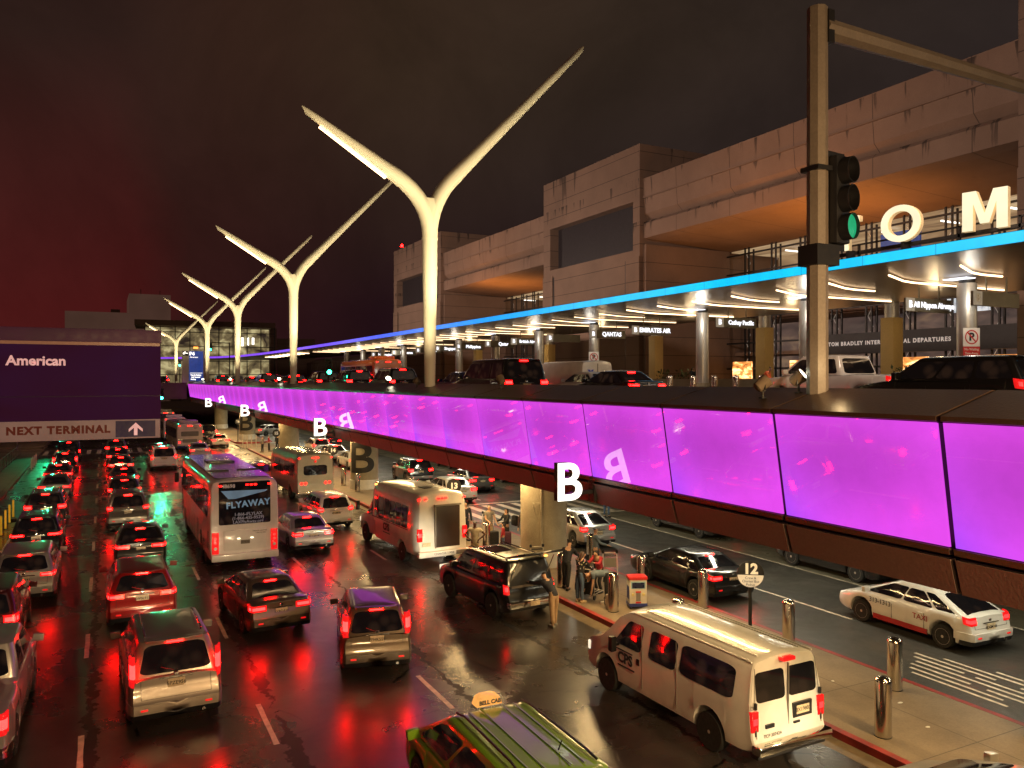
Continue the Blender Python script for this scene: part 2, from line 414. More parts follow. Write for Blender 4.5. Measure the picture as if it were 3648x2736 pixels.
def island(y0, y1):
    m = MB(); r = 1.2
    pts = [(13.62, y0+r), (13.62, y1-r)] + [(13.62+r-r*math.cos(a), y1-r+r*math.sin(a)) for a in (.5, 1, 1.57)] \
        + [(17.14-r+r*math.sin(a), y1-r+r*math.cos(a)) for a in (.0, .5, 1)] + [(17.14, y1-r), (17.14, y0+r)] \
        + [(17.14-r+r*math.cos(a), y0+r-r*math.sin(a)) for a in (.5, 1, 1.57)] + [(13.62+r-r*math.sin(a), y0+r-r*math.cos(a)) for a in (.0, .5, 1)]
    m.poly_z(pts, -.02, .15); structure('pedestrian_island', m, M_walk)
    k = MB(); n = len(pts); cx, cy = 15.38, (y0+y1)/2
    def off(p, d):
        i = pts.index(p); a = Vector(pts[i-1]); b = Vector(pts[(i+1) % n]); t = (b-a).normalized(); nn = Vector((-t.y, t.x))
        return Vector(p) + nn*d
    inn = pts; out_ = [off(p, .16) for p in pts]
    vs = [(x, y, .154) for x, y in inn] + [(o.x, o.y, .15) for o in out_] + [(o.x+(o.x-i[0])*.15, o.y+(o.y-i[1])*.15, -.01) for o, i in zip(out_, inn)]
    fs = []
    for i in range(n):
        j = (i+1) % n; fs += [(i, j, n+j, n+i), (n+i, n+j, 2*n+j, 2*n+i)]
    k.add(vs, fs); structure('red_kerb', k, M_redkerb)
    g = MB(); g.quad((12.98, y0, .004), (13.45, y0, .004), (13.45, y1, .004), (12.98, y1, .004)); structure('gutter', g, M_gut)
M_gut = concrete('gutter_concrete', '#4f4436', '#7a6a52', .45, vs=2.2, joints=[(1, 3.2, .4, .01)])
island(-9, 37.0); island(43.2, 88.5); island(96.5, 160)
# left pavement
m = MB(); m.bb(-60, -5.75, -12, 93, -.02, .16); structure('left_pavement', m, M_walk)
m = MB(); m.bb(-5.75, -5.6, -12, 93, -.02, .164); structure('left_kerb', m, M_gut)
m = MB(); m.bb(-60, -5.75, 99, 240, -.02, .16); structure('left_pavement', m, M_walk)

# painted markings
def dash(x, y0, y1, w=.11, z=.005, name='lane_marking', x1=None):
    m = MB(); n = max(2, int((y1-y0)/.35)); x1 = x if x1 is None else x1
    L = []; Rr = []
    for i in range(n+1):
        y = y0+(y1-y0)*i/n; xx = x+(x1-x)*i/n
        L.append((xx-w/2+random.uniform(-.008, .008), y, z)); Rr.append((xx+w/2+random.uniform(-.008, .008), y, z))
    for i in range(n): m.quad(L[i], Rr[i], Rr[i+1], L[i+1])
    structure(name, m, M_line)
for k in range(-1, 12):
    y = 16.6+7.45*k
    if y > 84: break
    for x in (-.42, 3.12, 6.98): dash(x, y, y+2.25)
for k in range(0, 7): dash(10.3, 31.5+7.45*k, 33.7+7.45*k)
dash(20.55, 17.2, 22.5, .10); dash(20.55, 24, 34, .10); dash(20.55, 44.5, 60, .1)
dash(24.2, -5, 36.5, .10)
dash(-3.9, 14, 90, .10)
for k in range(8):                                   # stretched lettering painted on the inner road
    x = 18.2+.27*k; segs = [[(11.0, 13.4)], [(11.2, 13.6)], [(10.6, 11.7), (12.1, 13.7)], [(10.4, 13.7)], [(10.8, 12.2), (12.5, 13.9)], [(10.4, 11.2), (11.8, 14.0)], [(10.9, 13.3)], [(10.6, 12.0)]][k]
    for a, b in segs: dash(x, a+.2*k*.3, b+.2*k*.3, .085, name='road_lettering')
for k in range(10): dash(18.0+.95*k, 37.6, 42.6, .42, name='crosswalk_stripe')
for y in (37.2, 43.0):
    m = MB(); m.quad((17.4, y, .006), (28.2, y, .006), (28.2, y+.25, .006), (17.4, y+.25, .006)); structure('crosswalk_edge', m, M_line)
for k in range(20): dash(-5.2+.95*k, 90.2, 95.0, .40, name='crosswalk_stripe')
for y in (89.6, 95.4):
    m = MB(); m.quad((-5.5, y, .006), (13.0, y, .006), (13.0, y+.3, .006), (-5.5, y+.3, .006)); structure('crosswalk_edge', m, M_line)
m = MB(); m.quad((13.7, 76.2, .158), (17.0, 76.2, .158), (17.0, 77.6, .158), (13.7, 77.6, .158)); structure('tactile_strip', m, mat('yellow_tactile', (.6, .35, .04), .6))

# ------------------------------------------------------------------ upper roadway
m = MB()
m.bb(11.55, 28.0, -12, 135, 4.62, 6.30); structure('upper_road', m, M_deckroad)
m = MB(); m.bb(28.0, 37.0, -12, 150, 4.6, 6.45); structure('upper_sidewalk', m, M_walk)
m = MB(); m.bb(37.0, 75, -12, 195, 4.6, 6.449); structure('upper_forecourt', m, M_walk)
for x in (14.6, 19.5, 24.4):
    m = MB(); m.bb(x, x+.9, -12, 134, 4.02, 4.62); structure('deck_girder', m, M_beam)
m = MB(); m.bb(-70, 28, 136, 200, 4.7, 6.296); structure('upper_road_bend', m, M_deckroad)
# crossing deck at the far end
CB = thing('road_bridge', 'brown concrete bridge crossing over the lower road beyond the purple wall', 'bridge', (0, 118, 0))
m = MB(); m.bb(-60, 10.1, 0, 1.0, 4.75, 6.95); m.build('edge_beam', M_beam, CB)
m = MB(); m.bb(-60, 10.1, -.25, 0, 6.6, 7.0); m.build('parapet_coping', M_facade, CB)
m = MB(); m.bb(-60, 10.1, 1.0, 18, 5.2, 6.28); m.build('deck', M_beam, CB)

# ------------------------------------------------------------------ glowing parapet along the deck edge
M_pur, nt, b = newmat('purple_light_glass')
g_ = nt.nodes.new('ShaderNodeNewGeometry'); s_ = nt.nodes.new('ShaderNodeSeparateXYZ'); nt.links.new(g_.outputs['Position'], s_.inputs[0])
Yp = s_.outputs[1]; Zp = s_.outputs[2]
fr = mth(nt, 'FRACT', mth(nt, 'DIVIDE', mth(nt, 'SUBTRACT', Yp, .95-30.7), 3.07))      # 0 near side .. 1 far side of a panel
zz = mth(nt, 'DIVIDE', mth(nt, 'SUBTRACT', Zp, 5.07), 1.74)
nn = nz(nt, .55, 2, g_.outputs['Position'])
blue = mth(nt, 'MULTIPLY', mth(nt, 'SUBTRACT', 1.0, zz), mth(nt, 'POWER', fr, 3.))
blue = mth(nt, 'ADD', mth(nt, 'MULTIPLY', blue, .75), mth(nt, 'MULTIPLY', mth(nt, 'SUBTRACT', nn.outputs['Fac'], .45), .3))
cl = ramp(nt, blue, [(0., (.80, .072, .88)), (.3, (.70, .075, .93)), (.8, (.40, .07, 1.))])
dd = mth(nt, 'ADD', mth(nt, 'POWER', mth(nt, 'SUBTRACT', fr, .55), 2.), mth(nt, 'MULTIPLY', mth(nt, 'POWER', mth(nt, 'SUBTRACT', zz, .62), 2.), 1.5))
st0 = ramp(nt, dd, [(0., .68), (.18, .84), (.5, 1.02)])
gr = nz(nt, 3.0, 6, g_.outputs['Position'], .65)
st = ramp(nt, mth(nt, 'MULTIPLY', st0.outputs['Color'], ramp(nt, gr.outputs['Fac'], [(.3, .93), (.6, 1.)]).outputs['Color']), [(0., 0.), (1., 1.)])
nt.links.new(cl.outputs['Color'], b.inputs['Emission Color']); nt.links.new(st.outputs['Color'], b.inputs['Emission Strength'])
b.inputs['Base Color'].default_value = (.05, .01, .06, 1); b.inputs['Roughness'].default_value = .02; b.inputs['Specular IOR Level'].default_value = 1.
b.inputs['IOR'].default_value = 1.6
M_bronze = concrete('bronze_cladding', '#59453a', '#6a5346', .34, vs=.6)
M_bronze.node_tree.nodes['Principled BSDF'].inputs['Metallic'].default_value = .55
M_clad = concrete('lower_cladding', '#7a6660', '#857068', .45, vs=.5)
M_clad.node_tree.nodes['Principled BSDF'].inputs['Metallic'].default_value = .3
PW = thing('illuminated_parapet', 'long bronze parapet with glowing magenta glass panels edging the upper road', 'parapet wall', (0, 0, 0))
Y0 = .95
m = MB(); m.profile_y([(10.27, 6.8), (11.5, 7.2), (11.52, 4.62), (10.72, 4.45), (10.62, 5.0)], Y0-6.14, 117.9); m.build('core', M_dark, PW)
for k in range(-2, 38):
    ya, yb = Y0+3.07*k+.035, Y0+3.07*(k+1)-.035
    m = MB(); m.profile_y([(10.20, 6.81), (10.24, 6.80), (10.52, 5.07), (10.48, 5.07)], ya+.012, yb-.012); o = m.build('light_panel', M_pur, PW)
    m = MB(); m.profile_y([(10.165, 6.83), (10.165, 6.90), (11.43, 7.25), (11.56, 7.235), (11.56, 7.15), (10.3, 6.80)], ya, yb); m.build('coping_panel', M_bronze, PW)
    m = MB(); m.profile_y([(10.445, 5.055), (10.56, 5.05), (10.58, 4.95), (10.46, 4.965)], ya, yb); m.build('ledge', M_bronze, PW)
    m = MB(); m.profile_y([(10.475, 4.90), (10.60, 4.90), (10.75, 4.38), (10.63, 4.40)], ya+.004, yb-.004); m.build('cladding_panel', M_clad, PW)
m = MB(); m.profile_y([(11.46, 7.2), (11.54, 7.2), (11.54, 6.3), (11.46, 6.3)], Y0-6, 117.9); m.build('inner_face', M_beam, PW)
m = MB(); m.profile_y([(10.2, 6.84), (11.5, 7.2), (11.5, 4.6), (10.68, 4.4)], 117.9, 118.2); m.build('end_plate', M_bronze, PW)
# gate mullion lines are the gaps between panels

# columns under the deck, black B painted on them
for i, y in enumerate((27.6, 52.1, 76.6, 101.1, 125.6)):
    wh = ('nearest, left of the man pushing a cart', 'second, with a black B facing the road, beside the grey shuttle bus', 'third, beyond the grey shuttle bus', 'fourth, behind the white posts at the crosswalk', 'farthest, beside the bridge')[i]
    c = thing('round_column', 'round concrete column under the purple wall, ' + wh, 'column', (15.5, y, .15), 0, 'columns carrying the upper road')
    m = MB(); m.lathe([(.92, 0), (.92, 4.5)], n=40); m.build('shaft', M_conc, c, smooth=30)
    m = MB(); m.lathe([(.955, 0), (.955, .62), (.925, .63)], n=40); m.build('white_base', M_white, c, smooth=30)
    if i in (1, 3):
        # the B wraps the shaft, facing the camera
        me = text('B', 2.75, M_blackmark, c, (0, 0, 0), off=.05, name='painted_letter', ext=.0)
        bm_ = bmesh.new(); bm_.from_mesh(me.data); bmesh.ops.triangulate(bm_, faces=bm_.faces)
        for _ in range(5):
            es_ = [e for e in bm_.edges if e.calc_length() > .12]
            if es_: bmesh.ops.subdivide_edges(bm_, edges=es_, cuts=1); bmesh.ops.triangulate(bm_, faces=bm_.faces)
        bm_.to_mesh(me.data); bm_.free()
        a0 = math.atan2(-y, -15.5) - R(16)
        for v in me.data.vertices:
            x, z = v.co.x*1.25, v.co.y
            a = a0 + x/.93
            v.co = Vector((math.cos(a)*.945, math.sin(a)*.945, z+1.98))
        me.rotation_euler = (0, 0, 0)
    if i == 0:
        m = MB(); m.tube([(-.55, -.78, .3), (-.55, -.78, 4.3)], .05); m.tube([(-.55, -.78, 2.5), (-.85, -.65, 2.5), (-.75, -.7, 2.0)], .02); m.build('conduit', M_conc, c)

# B blade signs hanging off the parapet
M_bface = emis('sign_white_lit', (1, .93, .80), 2.6)
for i in range(4):
    y = 16.24+24.5*i
    s = thing('blade_letter_sign', 'glowing white letter B on the purple wall, ' + ('nearest and largest', 'second nearest, above the white cab', 'third, above the green traffic light', 'farthest and smallest')[i], 'sign', (9.8, y, 4.93), 0, 'letter B signs along the parapet')
    text('B', 1.26, M_bface, s, (0, -.0, 0), off=.018, ext=.012, name='letter_face', sx=1.06)
    text('B', 1.26, M_bronze, s, (0, .10, 0), off=.020, ext=.085, name='letter_body', sx=1.06)
    m = MB(); m.bb(.3, .75, .02, .12, -.28, -.18); m.bb(.68, .76, -.04, .2, -.45, .05); m.build('bracket', M_dark, s)

# ------------------------------------------------------------------ Y-shaped lamps
M_strip = emis('led_strip_warm', (1, .62, .30), 9)
def y_lamp(y, label, scale=1.):
    L = thing('forked_street_lamp', label, 'street lamp', (11.0, y, 7.12), 0, 'white forked street lamps along the parapet')
    m = MB()
    m.tube([(0, 0, 0), (0, 0, 2), (0, 0, 4), (0, 0, 5.6)], [.20, .235, .275, .29], n=28); m.build('pole', M_lampwhite, L, smooth=50)
    m = MB(); m.tube([(0, 0, 5.58), (0, 0, 5.66)], .305, n=28); m.build('collar', M_lampwhite, L)
    # fork: two arms leave the head on smooth curves
    def arm(tip, mid, side):
        tx, tz = tip
        pts = []; rs = []
        p0 = Vector((0, 0, 5.66)); p1 = Vector((0, 0, 7.1)); p2 = Vector((mid[0], 0, mid[1])); p3 = Vector((tx, 0, tz))
        for k in range(9):                       # bend
            t = k/8; a = p0.lerp(p1, t); b_ = p1.lerp(p2, t); c = a.lerp(b_, t); pts.append(c)
            rs.append((.29+.0*t, .29+.05*math.sin(t*PI)))
        for k in range(1, 9):
            t = k/8; pts.append(p2.lerp(p3, t)); q = 1-t; rs.append((.29*(.42+.50*q), .29*(.42+.54*q)))
        d_ = (p3-p2).normalized(); pts.append(p3+d_*.2+Vector((0, 0, .06))); rs.append((.03, .03))
        return pts, rs
    for nm, tip, mid in (('left_arm', (-4.62, 9.75), (-1.35, 7.86)), ('right_arm', (6.7, 14.0), (1.05, 8.12))):
        pts, rs = arm(tip, mid, nm)
        m = MB(); m.tube(pts, rs, n=24)
        o = m.build('arm', M_lampwhite, L, smooth=60)
    m = MB(); m.tube([(0, 0, 5.6), (0, 0, 6.3), (0, 0, 6.8), (0, 0, 7.12)], [.29, (.31, .31), (.45, .34), (.66, .24)], n=28); m.build('fork_head', M_lampwhite, L, smooth=60)
    m = MB(); m.tube([(-1.75, -.0, 7.73), (-4.2, -.0, 9.26)], [(.07, .05), (.05, .04)], n=8); o = m.build('light_strip', M_strip, L)
    return L
lampY = [28.4, 52.9, 77.4, 101.9, 148.5]
labs = ['tallest, rising in front of the concrete terminal', 'second tallest, its right arm crossing the tallest lamp', 'third tallest', 'fourth tallest, above the blue parking sign', 'smallest, in front of the glass building']
LP = [y_lamp(y, 'white forked street lamp, ' + l) for y, l in zip(lampY, labs)]
def flood(loc, rz, label, aim, energy, lit=True):
    f = thing('floodlight', label, 'floodlight', loc, rz, 'floodlights on the parapet')
    m = MB(); m.lathe([(.075, 0), (.075, .015), (.02, .02), (.02, .14)], n=12); m.tube([(-.1, 0, .15), (-.1, 0, .3)], .012, 6); m.tube([(.1, 0, .15), (.1, 0, .3)], .012, 6); m.tube([(-.1, 0, .15), (.1, 0, .15)], .014, 6); m.build('mount', M_dark, f)
    hd = MB(); hd.lathe([(.05, -.16), (.10, -.13), (.115, .0), (.13, .11), (.12, .115), (.115, .10)], c=(0, 0, 0), n=20, axis='Y')
    o = hd.build('housing', M_beam, f, smooth=40); o.location = (0, 0, .27); o.rotation_euler = (R(38), 0, 0)
    if lit:
        ln = MB(); ln.lathe([(.0, .095), (.112, .095), (.112, .105), (.0, .12)], n=20, axis='Y'); q = ln.build('lens', M_flood, o)
    if energy: spot('floodlight_beam', (loc[0], loc[1], loc[2]+.55), aim, energy, (1, .80, .42), 34, .7, .10)
M_flood = emis('flood_lens', (1, .93, .68), 18)
for i, y in enumerate(lampY):
    for sgn, tp in ((-1, 13.5), (1, 15.5)):
        lab = 'small floodlight on the coping, %s of the %s forked lamp' % ('near side' if sgn < 0 else 'far side', ('tallest', 'second tallest', 'third tallest', 'fourth tallest', 'smallest')[i])
        if i < 4: flood((11.0+.05*sgn, y+sgn*6.2 if sgn < 0 else y+sgn*5.2, 7.12), 0 if sgn < 0 else PI, lab, (11.2, y, 13.2), 0)
    if i < 4: flood((10.85, y+1.0, 7.07), R(90), 'grey floodlight close behind the %s forked lamp' % ('tallest', 'second tallest', 'third tallest', 'fourth tallest')[i], (11, y, 12), 0, False)
    spot('floodlight_beam', (13.4, y-6.5, 7.15), (14.2, y, 17.0), 6200, (1, .79, .42), 84, .35, .15)
    spot('floodlight_beam', (9.3, y-6.2, 7.15), (8.6, y, 13.6), 3300, (1, .79, .42), 82, .4, .15)
for j, (x, y, rz) in enumerate(((10.7, 10.9, R(-112)), (11.12, 10.45, R(-150)))):
    flood((x, y, 7.06 if j == 0 else 7.16), rz, ('tilted floodlight left of the signal pole foot, beam to the left', 'bright floodlight at the right of the signal pole foot')[j], None, 0)
point('floodlight_spill', (11.0, 9.6, 7.6), 7, YEL, .08)

# ------------------------------------------------------------------ traffic signals
M_greenflat = emis('green_lens_near', (.0, .42, .17), 1.0)
def signal_head(par, loc, rz, s=1., gm=None, lit=2):
    gm = gm or M_green
    h = MB(); h.bb(-.17, .17, -.13, .08, -.53, .53); o = h.build('signal_head', M_sigdark, par, bevel=.03)
    o.location = loc; o.rotation_euler = (0, 0, rz); o.scale = (s, s, s)
    b_ = MB(); b_.bb(-.24, .24, .08, .10, -.6, .6); b_.build('backplate', M_sigdark, o)
    for k, z in enumerate((.34, 0, -.34)):
        v = MB(); n = 22; rr = .158; ll = .26
        v.lathe([(rr, -.12), (rr, -.12-ll), (rr-.008, -.12-ll), (rr-.008, -.12)], c=(0, 0, z), n=n, axis='Y'); v.f = v.f[:-2]; v.build('visor', M_sigdark, o, smooth=50)
        l = MB(); l.lathe([(0, -.33 if k == lit else -.17), (.10, -.325 if k == lit else -.16), (.150, -.30 if k == lit else -.13)], c=(0, 0, z), n=28, axis='Y')
        l.build('lens', gm if k == lit else M_sigoff, o, smooth=60)
    return o
M_sigoff = mat('unlit_lens', (.02, .012, .012), .3)
T = thing('traffic_signal', 'tall square grey signal mast with a large green traffic light and a long arm', 'traffic signal', (11.2, 10.1, 6.9))
def octo(r0, r1, z0, z1, mb):
    mb.lathe([(r0, z0), (r1, z1)], n=8)
m = MB(); octo(.185, .175, 0, 7.05, m); m.build('mast', M_pole, T)
m = MB(); m.tube([(.1, 0, 6.72), (6.7, .1, 6.72)], [(.21, .17), (.13, .13)], n=8); m.build('mast_arm', M_pole, T)
m = MB(); m.bb(.10, .24, -.17, .17, 6.42, 7.0); m.bb(-.2, .22, -.2, .2, 4.16, 4.24); m.bb(-.24, .3, -.22, .22, 2.50, 2.86); m.build('bracket', M_sigdark, T)
m = MB(); m.bb(.12, .42, -.10, .05, 4.20, 4.27); m.bb(.12, .42, -.10, .05, 2.66, 2.74); m.build('head_bracket', M_sigdark, T)
signal_head(T, (.34, -.16, 3.66), R(6), 1.3, M_greenflat).scale = (1.12, .80, 1.45)
def small_signal(x, y, z, h, label, arm=0, e=60, s=1.0):
    t = thing('traffic_signal', label, 'traffic signal', (x, y, z), 0, 'distant traffic signals')
    m = MB(); m.tube([(0, 0, 0), (0, 0, h)], .07, 8)
    if arm: m.tube([(0, 0, h-.1), (arm, 0, h-.05)], .06, 8)
    m.build('pole', M_dark, t)
    signal_head(t, (arm, -.15, h-.45 if not arm else h-.75), R(-8), s)
    return t
small_signal(13.6, 54.2, 6.3, 2.4, 'green traffic light on the upper road among the dark cars')
small_signal(15.9, 119.6, 6.3, 6.4, 'green traffic light hung on an arm right of the blue parking sign', -2.6)
small_signal(11.4, 146, 6.3, 4.3, 'green traffic light beside the smallest forked lamp')
small_signal(16.4, 111.5, .15, 3.6, 'green traffic light under the purple wall by the third letter B sign')
TS = thing('traffic_signal', 'green traffic lights on a mast arm over the crosswalk, behind the overhead sign', 'traffic signal', (-8.0, 96, .16))
m = MB(); m.tube([(0, 0, 0), (0, 0, 6.6)], .11, 10); m.tube([(0, 0, 6.5), (13.8, 0, 6.6)], .08, 8); m.build('mast', M_pole, TS)
for x in (.0, 3.2, 13.6): signal_head(TS, (x, -.2, 5.6), 0, 1.1)
for x in (-5.0, 5.6): spot('green_signal_glow', (x, 95.2, 5.3), (x*.8, 55, 0), 1100, (.02, 1, .36), 50, .5, .16)
# ------------------------------------------------------------------ overhead sign at the left
M_signp, nt, b = newmat('purple_sign_face')
p = objco(nt); n1 = nz(nt, .5, 2, objco(nt, (.5, 1, .9)), .5, .5); sx_ = nt.nodes.new('ShaderNodeSeparateXYZ'); nt.links.new(p, sx_.inputs[0])
rc = ramp(nt, n1.outputs['Fac'], [(.3, (.012, .004, .014)), (.7, (.020, .006, .022))])
nt.links.new(rc.outputs['Color'], b.inputs['Base Color']); b.inputs['Roughness'].default_value = .7; b.inputs['Specular IOR Level'].default_value = .1
nt.links.new(ramp(nt, n1.outputs['Fac'], [(.3, (.022, .003, .009)), (.7, (.020, .004, .020))]).outputs['Color'], b.inputs['Emission Color']); b.inputs['Emission Strength'].default_value = 1.0
M_signt = mat('sign_header', (.07, .018, .040), .5, em=.25, var=.2, vs=.8)
M_signb = mat('sign_grey_band', (.26, .16, .13), .5, em=.34, var=.12, vs=1.2)
M_signtxt = mat('sign_pink_text', (.8, .45, .42), .5, em=.6)
M_signbr = mat('sign_brown_text', (.16, .02, .012), .6, em=.1)
S = thing('overhead_sign', 'large dark purple overhead direction sign reading American and NEXT TERMINAL', 'road sign', (-.2, 28, 5.54))
m = MB(); m.bb(-6.5, 1.82, 0, .14, .60, 2.93); m.build('main_panel', M_signp, S, bevel=.01)
m = MB(); m.bb(-6.5, 1.81, .0, .13, 1.335, 1.35); m.build('panel_joint', M_dark, S).location = (0, -.004, 0)
m = MB(); m.bb(-6.5, 1.80, -.03, .12, 0, .597); m.build('next_terminal_band', M_signb, S, bevel=.008)
m = MB()
m.bb(-6.5, 1.84, .0, .30, 3.03, 3.44); m.build('header_box', M_signt, S, bevel=.02)
m = MB(); m.bb(-6.5, 1.80, .10, .14, 2.93, 3.03); m.build('light_slot', emis('slot_glow', (.55, .20, .09), .4), S)
for x0, x1 in ((-2.62, -.5), (-.35, .25)):
    pass
m = MB(); m.bb(.52, 1.66, -.05, -.028, .05, .56); m.build('arrow_tile', mat('arrow_blue', (.022, .014, .045), .5, em=.3), S)
m = MB()
ax, az_ = 1.09, .30
m.add([(ax-.05, -.056, az_-.2), (ax+.05, -.056, az_-.2), (ax+.05, -.056, az_+.04), (ax+.2, -.056, az_-.09), (ax+.2, -.056, az_+.0), (ax, -.056, az_+.2), (ax-.2, -.056, az_+.0), (ax-.2, -.056, az_-.09), (ax-.05, -.056, az_+.04)],
      [(0, 1, 2, 8), (2, 3, 4, 5), (8, 2, 5), (5, 6, 7, 8)])
m.build('arrow', M_signtxt, S)
text('NEXT TERMINAL', .32, M_signbr, S, (-1.02, -.04, .31), off=.016, spacing=1.18)
text('American', .40, M_signtxt, S, (-1.62, -.01, 2.42), off=.012)
m = MB(); m.tube([(-9, .4, -5.5), (-9, .4, 3.6)], .22, 12); m.bb(-9, 1.7, .30, .5, .5, .7); m.bb(-9, 1.7, .30, .5, 2.6, 2.8); m.build('gantry', M_pole, S)

# blue parking sign beyond
P = thing('parking_sign', 'tall blue lit board reading P4 with a left arrow', 'road sign', (10.75, 114, 6.9))
m = MB(); m.bb(-1.55, 1.35, 0, .35, .1, 4.35); m.build('frame', M_lampwhite, P)
m = MB(); m.bb(-.72, 1.05, -.03, .0, .3, 4.3); m.build('blue_face', mat('parking_blue', (.02, .045, .22), .4, em=.9), P)
m = MB(); m.bb(-1.50, -.80, -.03, 0, 3.65, 4.3); m.build('arrow_tile', M_dark, P)
text('\u2190', .75, M_bface, P, (-1.15, -.04, 3.98), off=.02); text('P4', .62, M_bface, P, (-.35, -.04, 3.92), off=.02); text('American', .26, M_bface, P, (-.1, -.04, 3.48))
text('Two-Hr Parking', .2, M_bface, P, (.12, -.04, 1.1), off=.01); text('Left Terminal', .2, M_bface, P, (.12, -.04, .82), off=.01); text('Parking', .2, M_bface, P, (-.2, -.04, .54), off=.01)
m = MB(); m.bb(-.6, .95, -.036, -.03, 1.35, 1.39); m.build('rule', M_bface, P)
# ================================================================== THE TERMINAL
M_sodium = (1, .38, .08)
TB = thing('terminal_building', 'long brown concrete airport terminal with overhanging bands and square towers', 'building', (0, 0, 6.449))
zb = -6.449
def part(name, mb, mt, **k):
    o = mb.build(name, mt, TB, **k); o.location = (0, 0, zb); return o
towers = [(6.0, 24.6), (57.0, 74.1), (103.2, 123.4)]
for y0, y1 in towers:
    m = MB()
    m.bb(41.6, 60, y0, y1, 23.1, 28.0)
    m.bb(41.6, 60, y0, y1, 6.45, 18.8)
    m.bb(41.6, 60, y0, y0+1.0, 18.8, 23.1); m.bb(41.6, 60, y1-1.4, y1, 18.8, 23.1)
    part('tower', m, M_facade)
    m = MB(); m.bb(42.6, 59, y0+1.0, y1-1.4, 18.8, 23.1); part('recessed_band', m, M_bandglass)if 'M_bandglass' in globals() else part('recessed_band', m, mat('band_dark', (.02, .018, .022), .5))
    m = MB(); m.bb(41.5, 42.0, y0, y0+2.0, 6.45, 18.2); m.bb(41.5, 42.0, y1-2.0, y1, 6.45, 18.2); part('pier', m, M_facade)
    m = MB(); m.bb(41.585, 41.62, y1-2.25, y1-2.0, 6.5, 18.0); m.bb(41.585, 41.62, y0+2.0, y0+2.2, 6.5, 18.0); part('shadow_gap', m, M_dark)
bays = [(24.6, 57.0), (74.1, 103.2)]
for y0, y1 in bays:
    m = MB()
    m.profile_y([(42.0, 23.35), (41.95, 24.95), (43.0, 24.95), (60, 24.6), (60, 23.35)], y0, y1); part('roof_parapet', m, M_facadep)
    m = MB(); m.profile_y([(41.9, 23.22), (41.9, 23.34), (60, 23.34), (60, 23.22)], y0, y1); part('string_course', m, M_facade)
    m = MB(); m.profile_y([(42.0, 23.21), (60, 23.21), (60, 21.3), (42.75, 21.3), (42.12, 21.9)], y0, y1); part('upper_band', m, M_facadep)
    m = MB(); m.profile_y([(42.0, 21.0), (42.3, 21.29), (60, 21.29), (60, 19.2), (51.4, 19.2), (43.0, 19.62), (42.0, 19.75)], y0, y1); part('lower_band', m, M_facadep)
    m = MB(); m.bb(43.0, 51.0, y0-.02, y0+.45, 6.45, 19.2); part('side_wall', m, M_facade)
    m = MB(); m.bb(42.0, 51.5, y1-.35, y1+.0, 6.45, 19.2); part('side_wall', m, M_facade)
    # steel and glass window wall
    m = MB()
    y = y0+.5
    while y < y1:
        for dx in (0, .55):
            m.bb(51.2+dx, 51.32+dx, y-.06, y+.06, 6.45, 19.2)
        m.bb(51.2, 51.32, y+.42, y+.54, 6.45, 19.2)
        y += 3.2
    for z in (8.3, 10.6, 12.9, 15.0, 16.9, 18.6): m.bb(51.15, 51.3, y0, y1, z, z+.14)
    part('window_frame', m, M_dark)
    m = MB(); y = y0+.5
    while y < y1:
        z = 6.6; k = 0
        while z < 18.8:
            a = (51.45, y+.02, z); b_ = (51.45, y+.48, z+.8)
            if k % 2: a, b_ = (51.45, y+.48, z), (51.45, y+.02, z+.8)
            m.tube([a, b_], .022, 5); z += .8; k += 1
        y += 3.2
    part('truss', m, M_trusswhite)
    m = MB(); m.bb(58, 58.3, y0, y1, 13.1, 19.2); part('lit_hall_wall', m, M_hall)
    m = MB(); m.bb(51.7, 59, y0+.4, y1-.4, 19.08, 19.17); part('hall_ceiling', m, M_hall)
    m = MB(); m.bb(52.5, 58, y0, y1, 12.7, 13.05); m.bb(52.5, 58, y0, y1, 9.6, 9.9); part('floor_slab', m, M_facade)
    m = MB(); m.bb(57, 57.3, y0, y1, 6.45, 12.7); part('lower_hall_wall', m, M_hall2)
    for k in range(int((y1-y0)/3.4)):
        yy = y0+1.5+3.4*k
        if (k*7) % 5 < 3:
            m = MB(); m.bb(50.9, 51.1, yy, yy+2.3+(k % 2)*.6, 7.0, 9.0); part('lit_shop', m, M_shop)
    for k in range(6):
        yy = y0+2.6+k*4.9
        if yy < y1-2:
            m = MB(); m.bb(53.5, 55.5, yy, yy+.12, 18.75, 18.85); part('ceiling_lamp', m, M_tube)
# tower 0 lower wall is hidden; text band over the departures doors
m = MB(); m.bb(50.3, 51.1, 24.9, 45.0, 9.35, 10.9); part('name_band', m, mat('name_band_dark', (.018, .017, .02), .5))
text('TOM BRADLEY INTERNATIONAL DEPARTURES', .40, M_lettergrey, TB, (50.27, 39.2, 10.12+zb), rot=(PI/2, 0, -PI/2), off=.015, spacing=1.25, name='building_lettering')
m = MB(); m.bb(51.6, 51.8, 37.4, 40.6, 14.2, 18.2); part('blue_poster', m, mat('poster_blue', (.02, .05, .22), .4, em=.5))
text('DON\'T MAKE', .42, M_white, TB, (51.55, 38.6, 16.6+zb), rot=(PI/2, 0, -PI/2), name='poster_text'); text('NEXT LIST', .42, M_white, TB, (51.55, 38.6, 16.0+zb), rot=(PI/2, 0, -PI/2), name='poster_text')
for y, z in ((32.6, 12.0), (29.3, 14.8)):
    m = MB(); m.bb(52.1, 52.2, y, y+1.7, z, z+1.2); m.bb(52.1, 52.2, y+1.85, y+3.2, z, z+1.2); part('video_screen', m, mat('screen_lit', (.55, .62, .7), .3, em=.8, var=.5, vs=4))
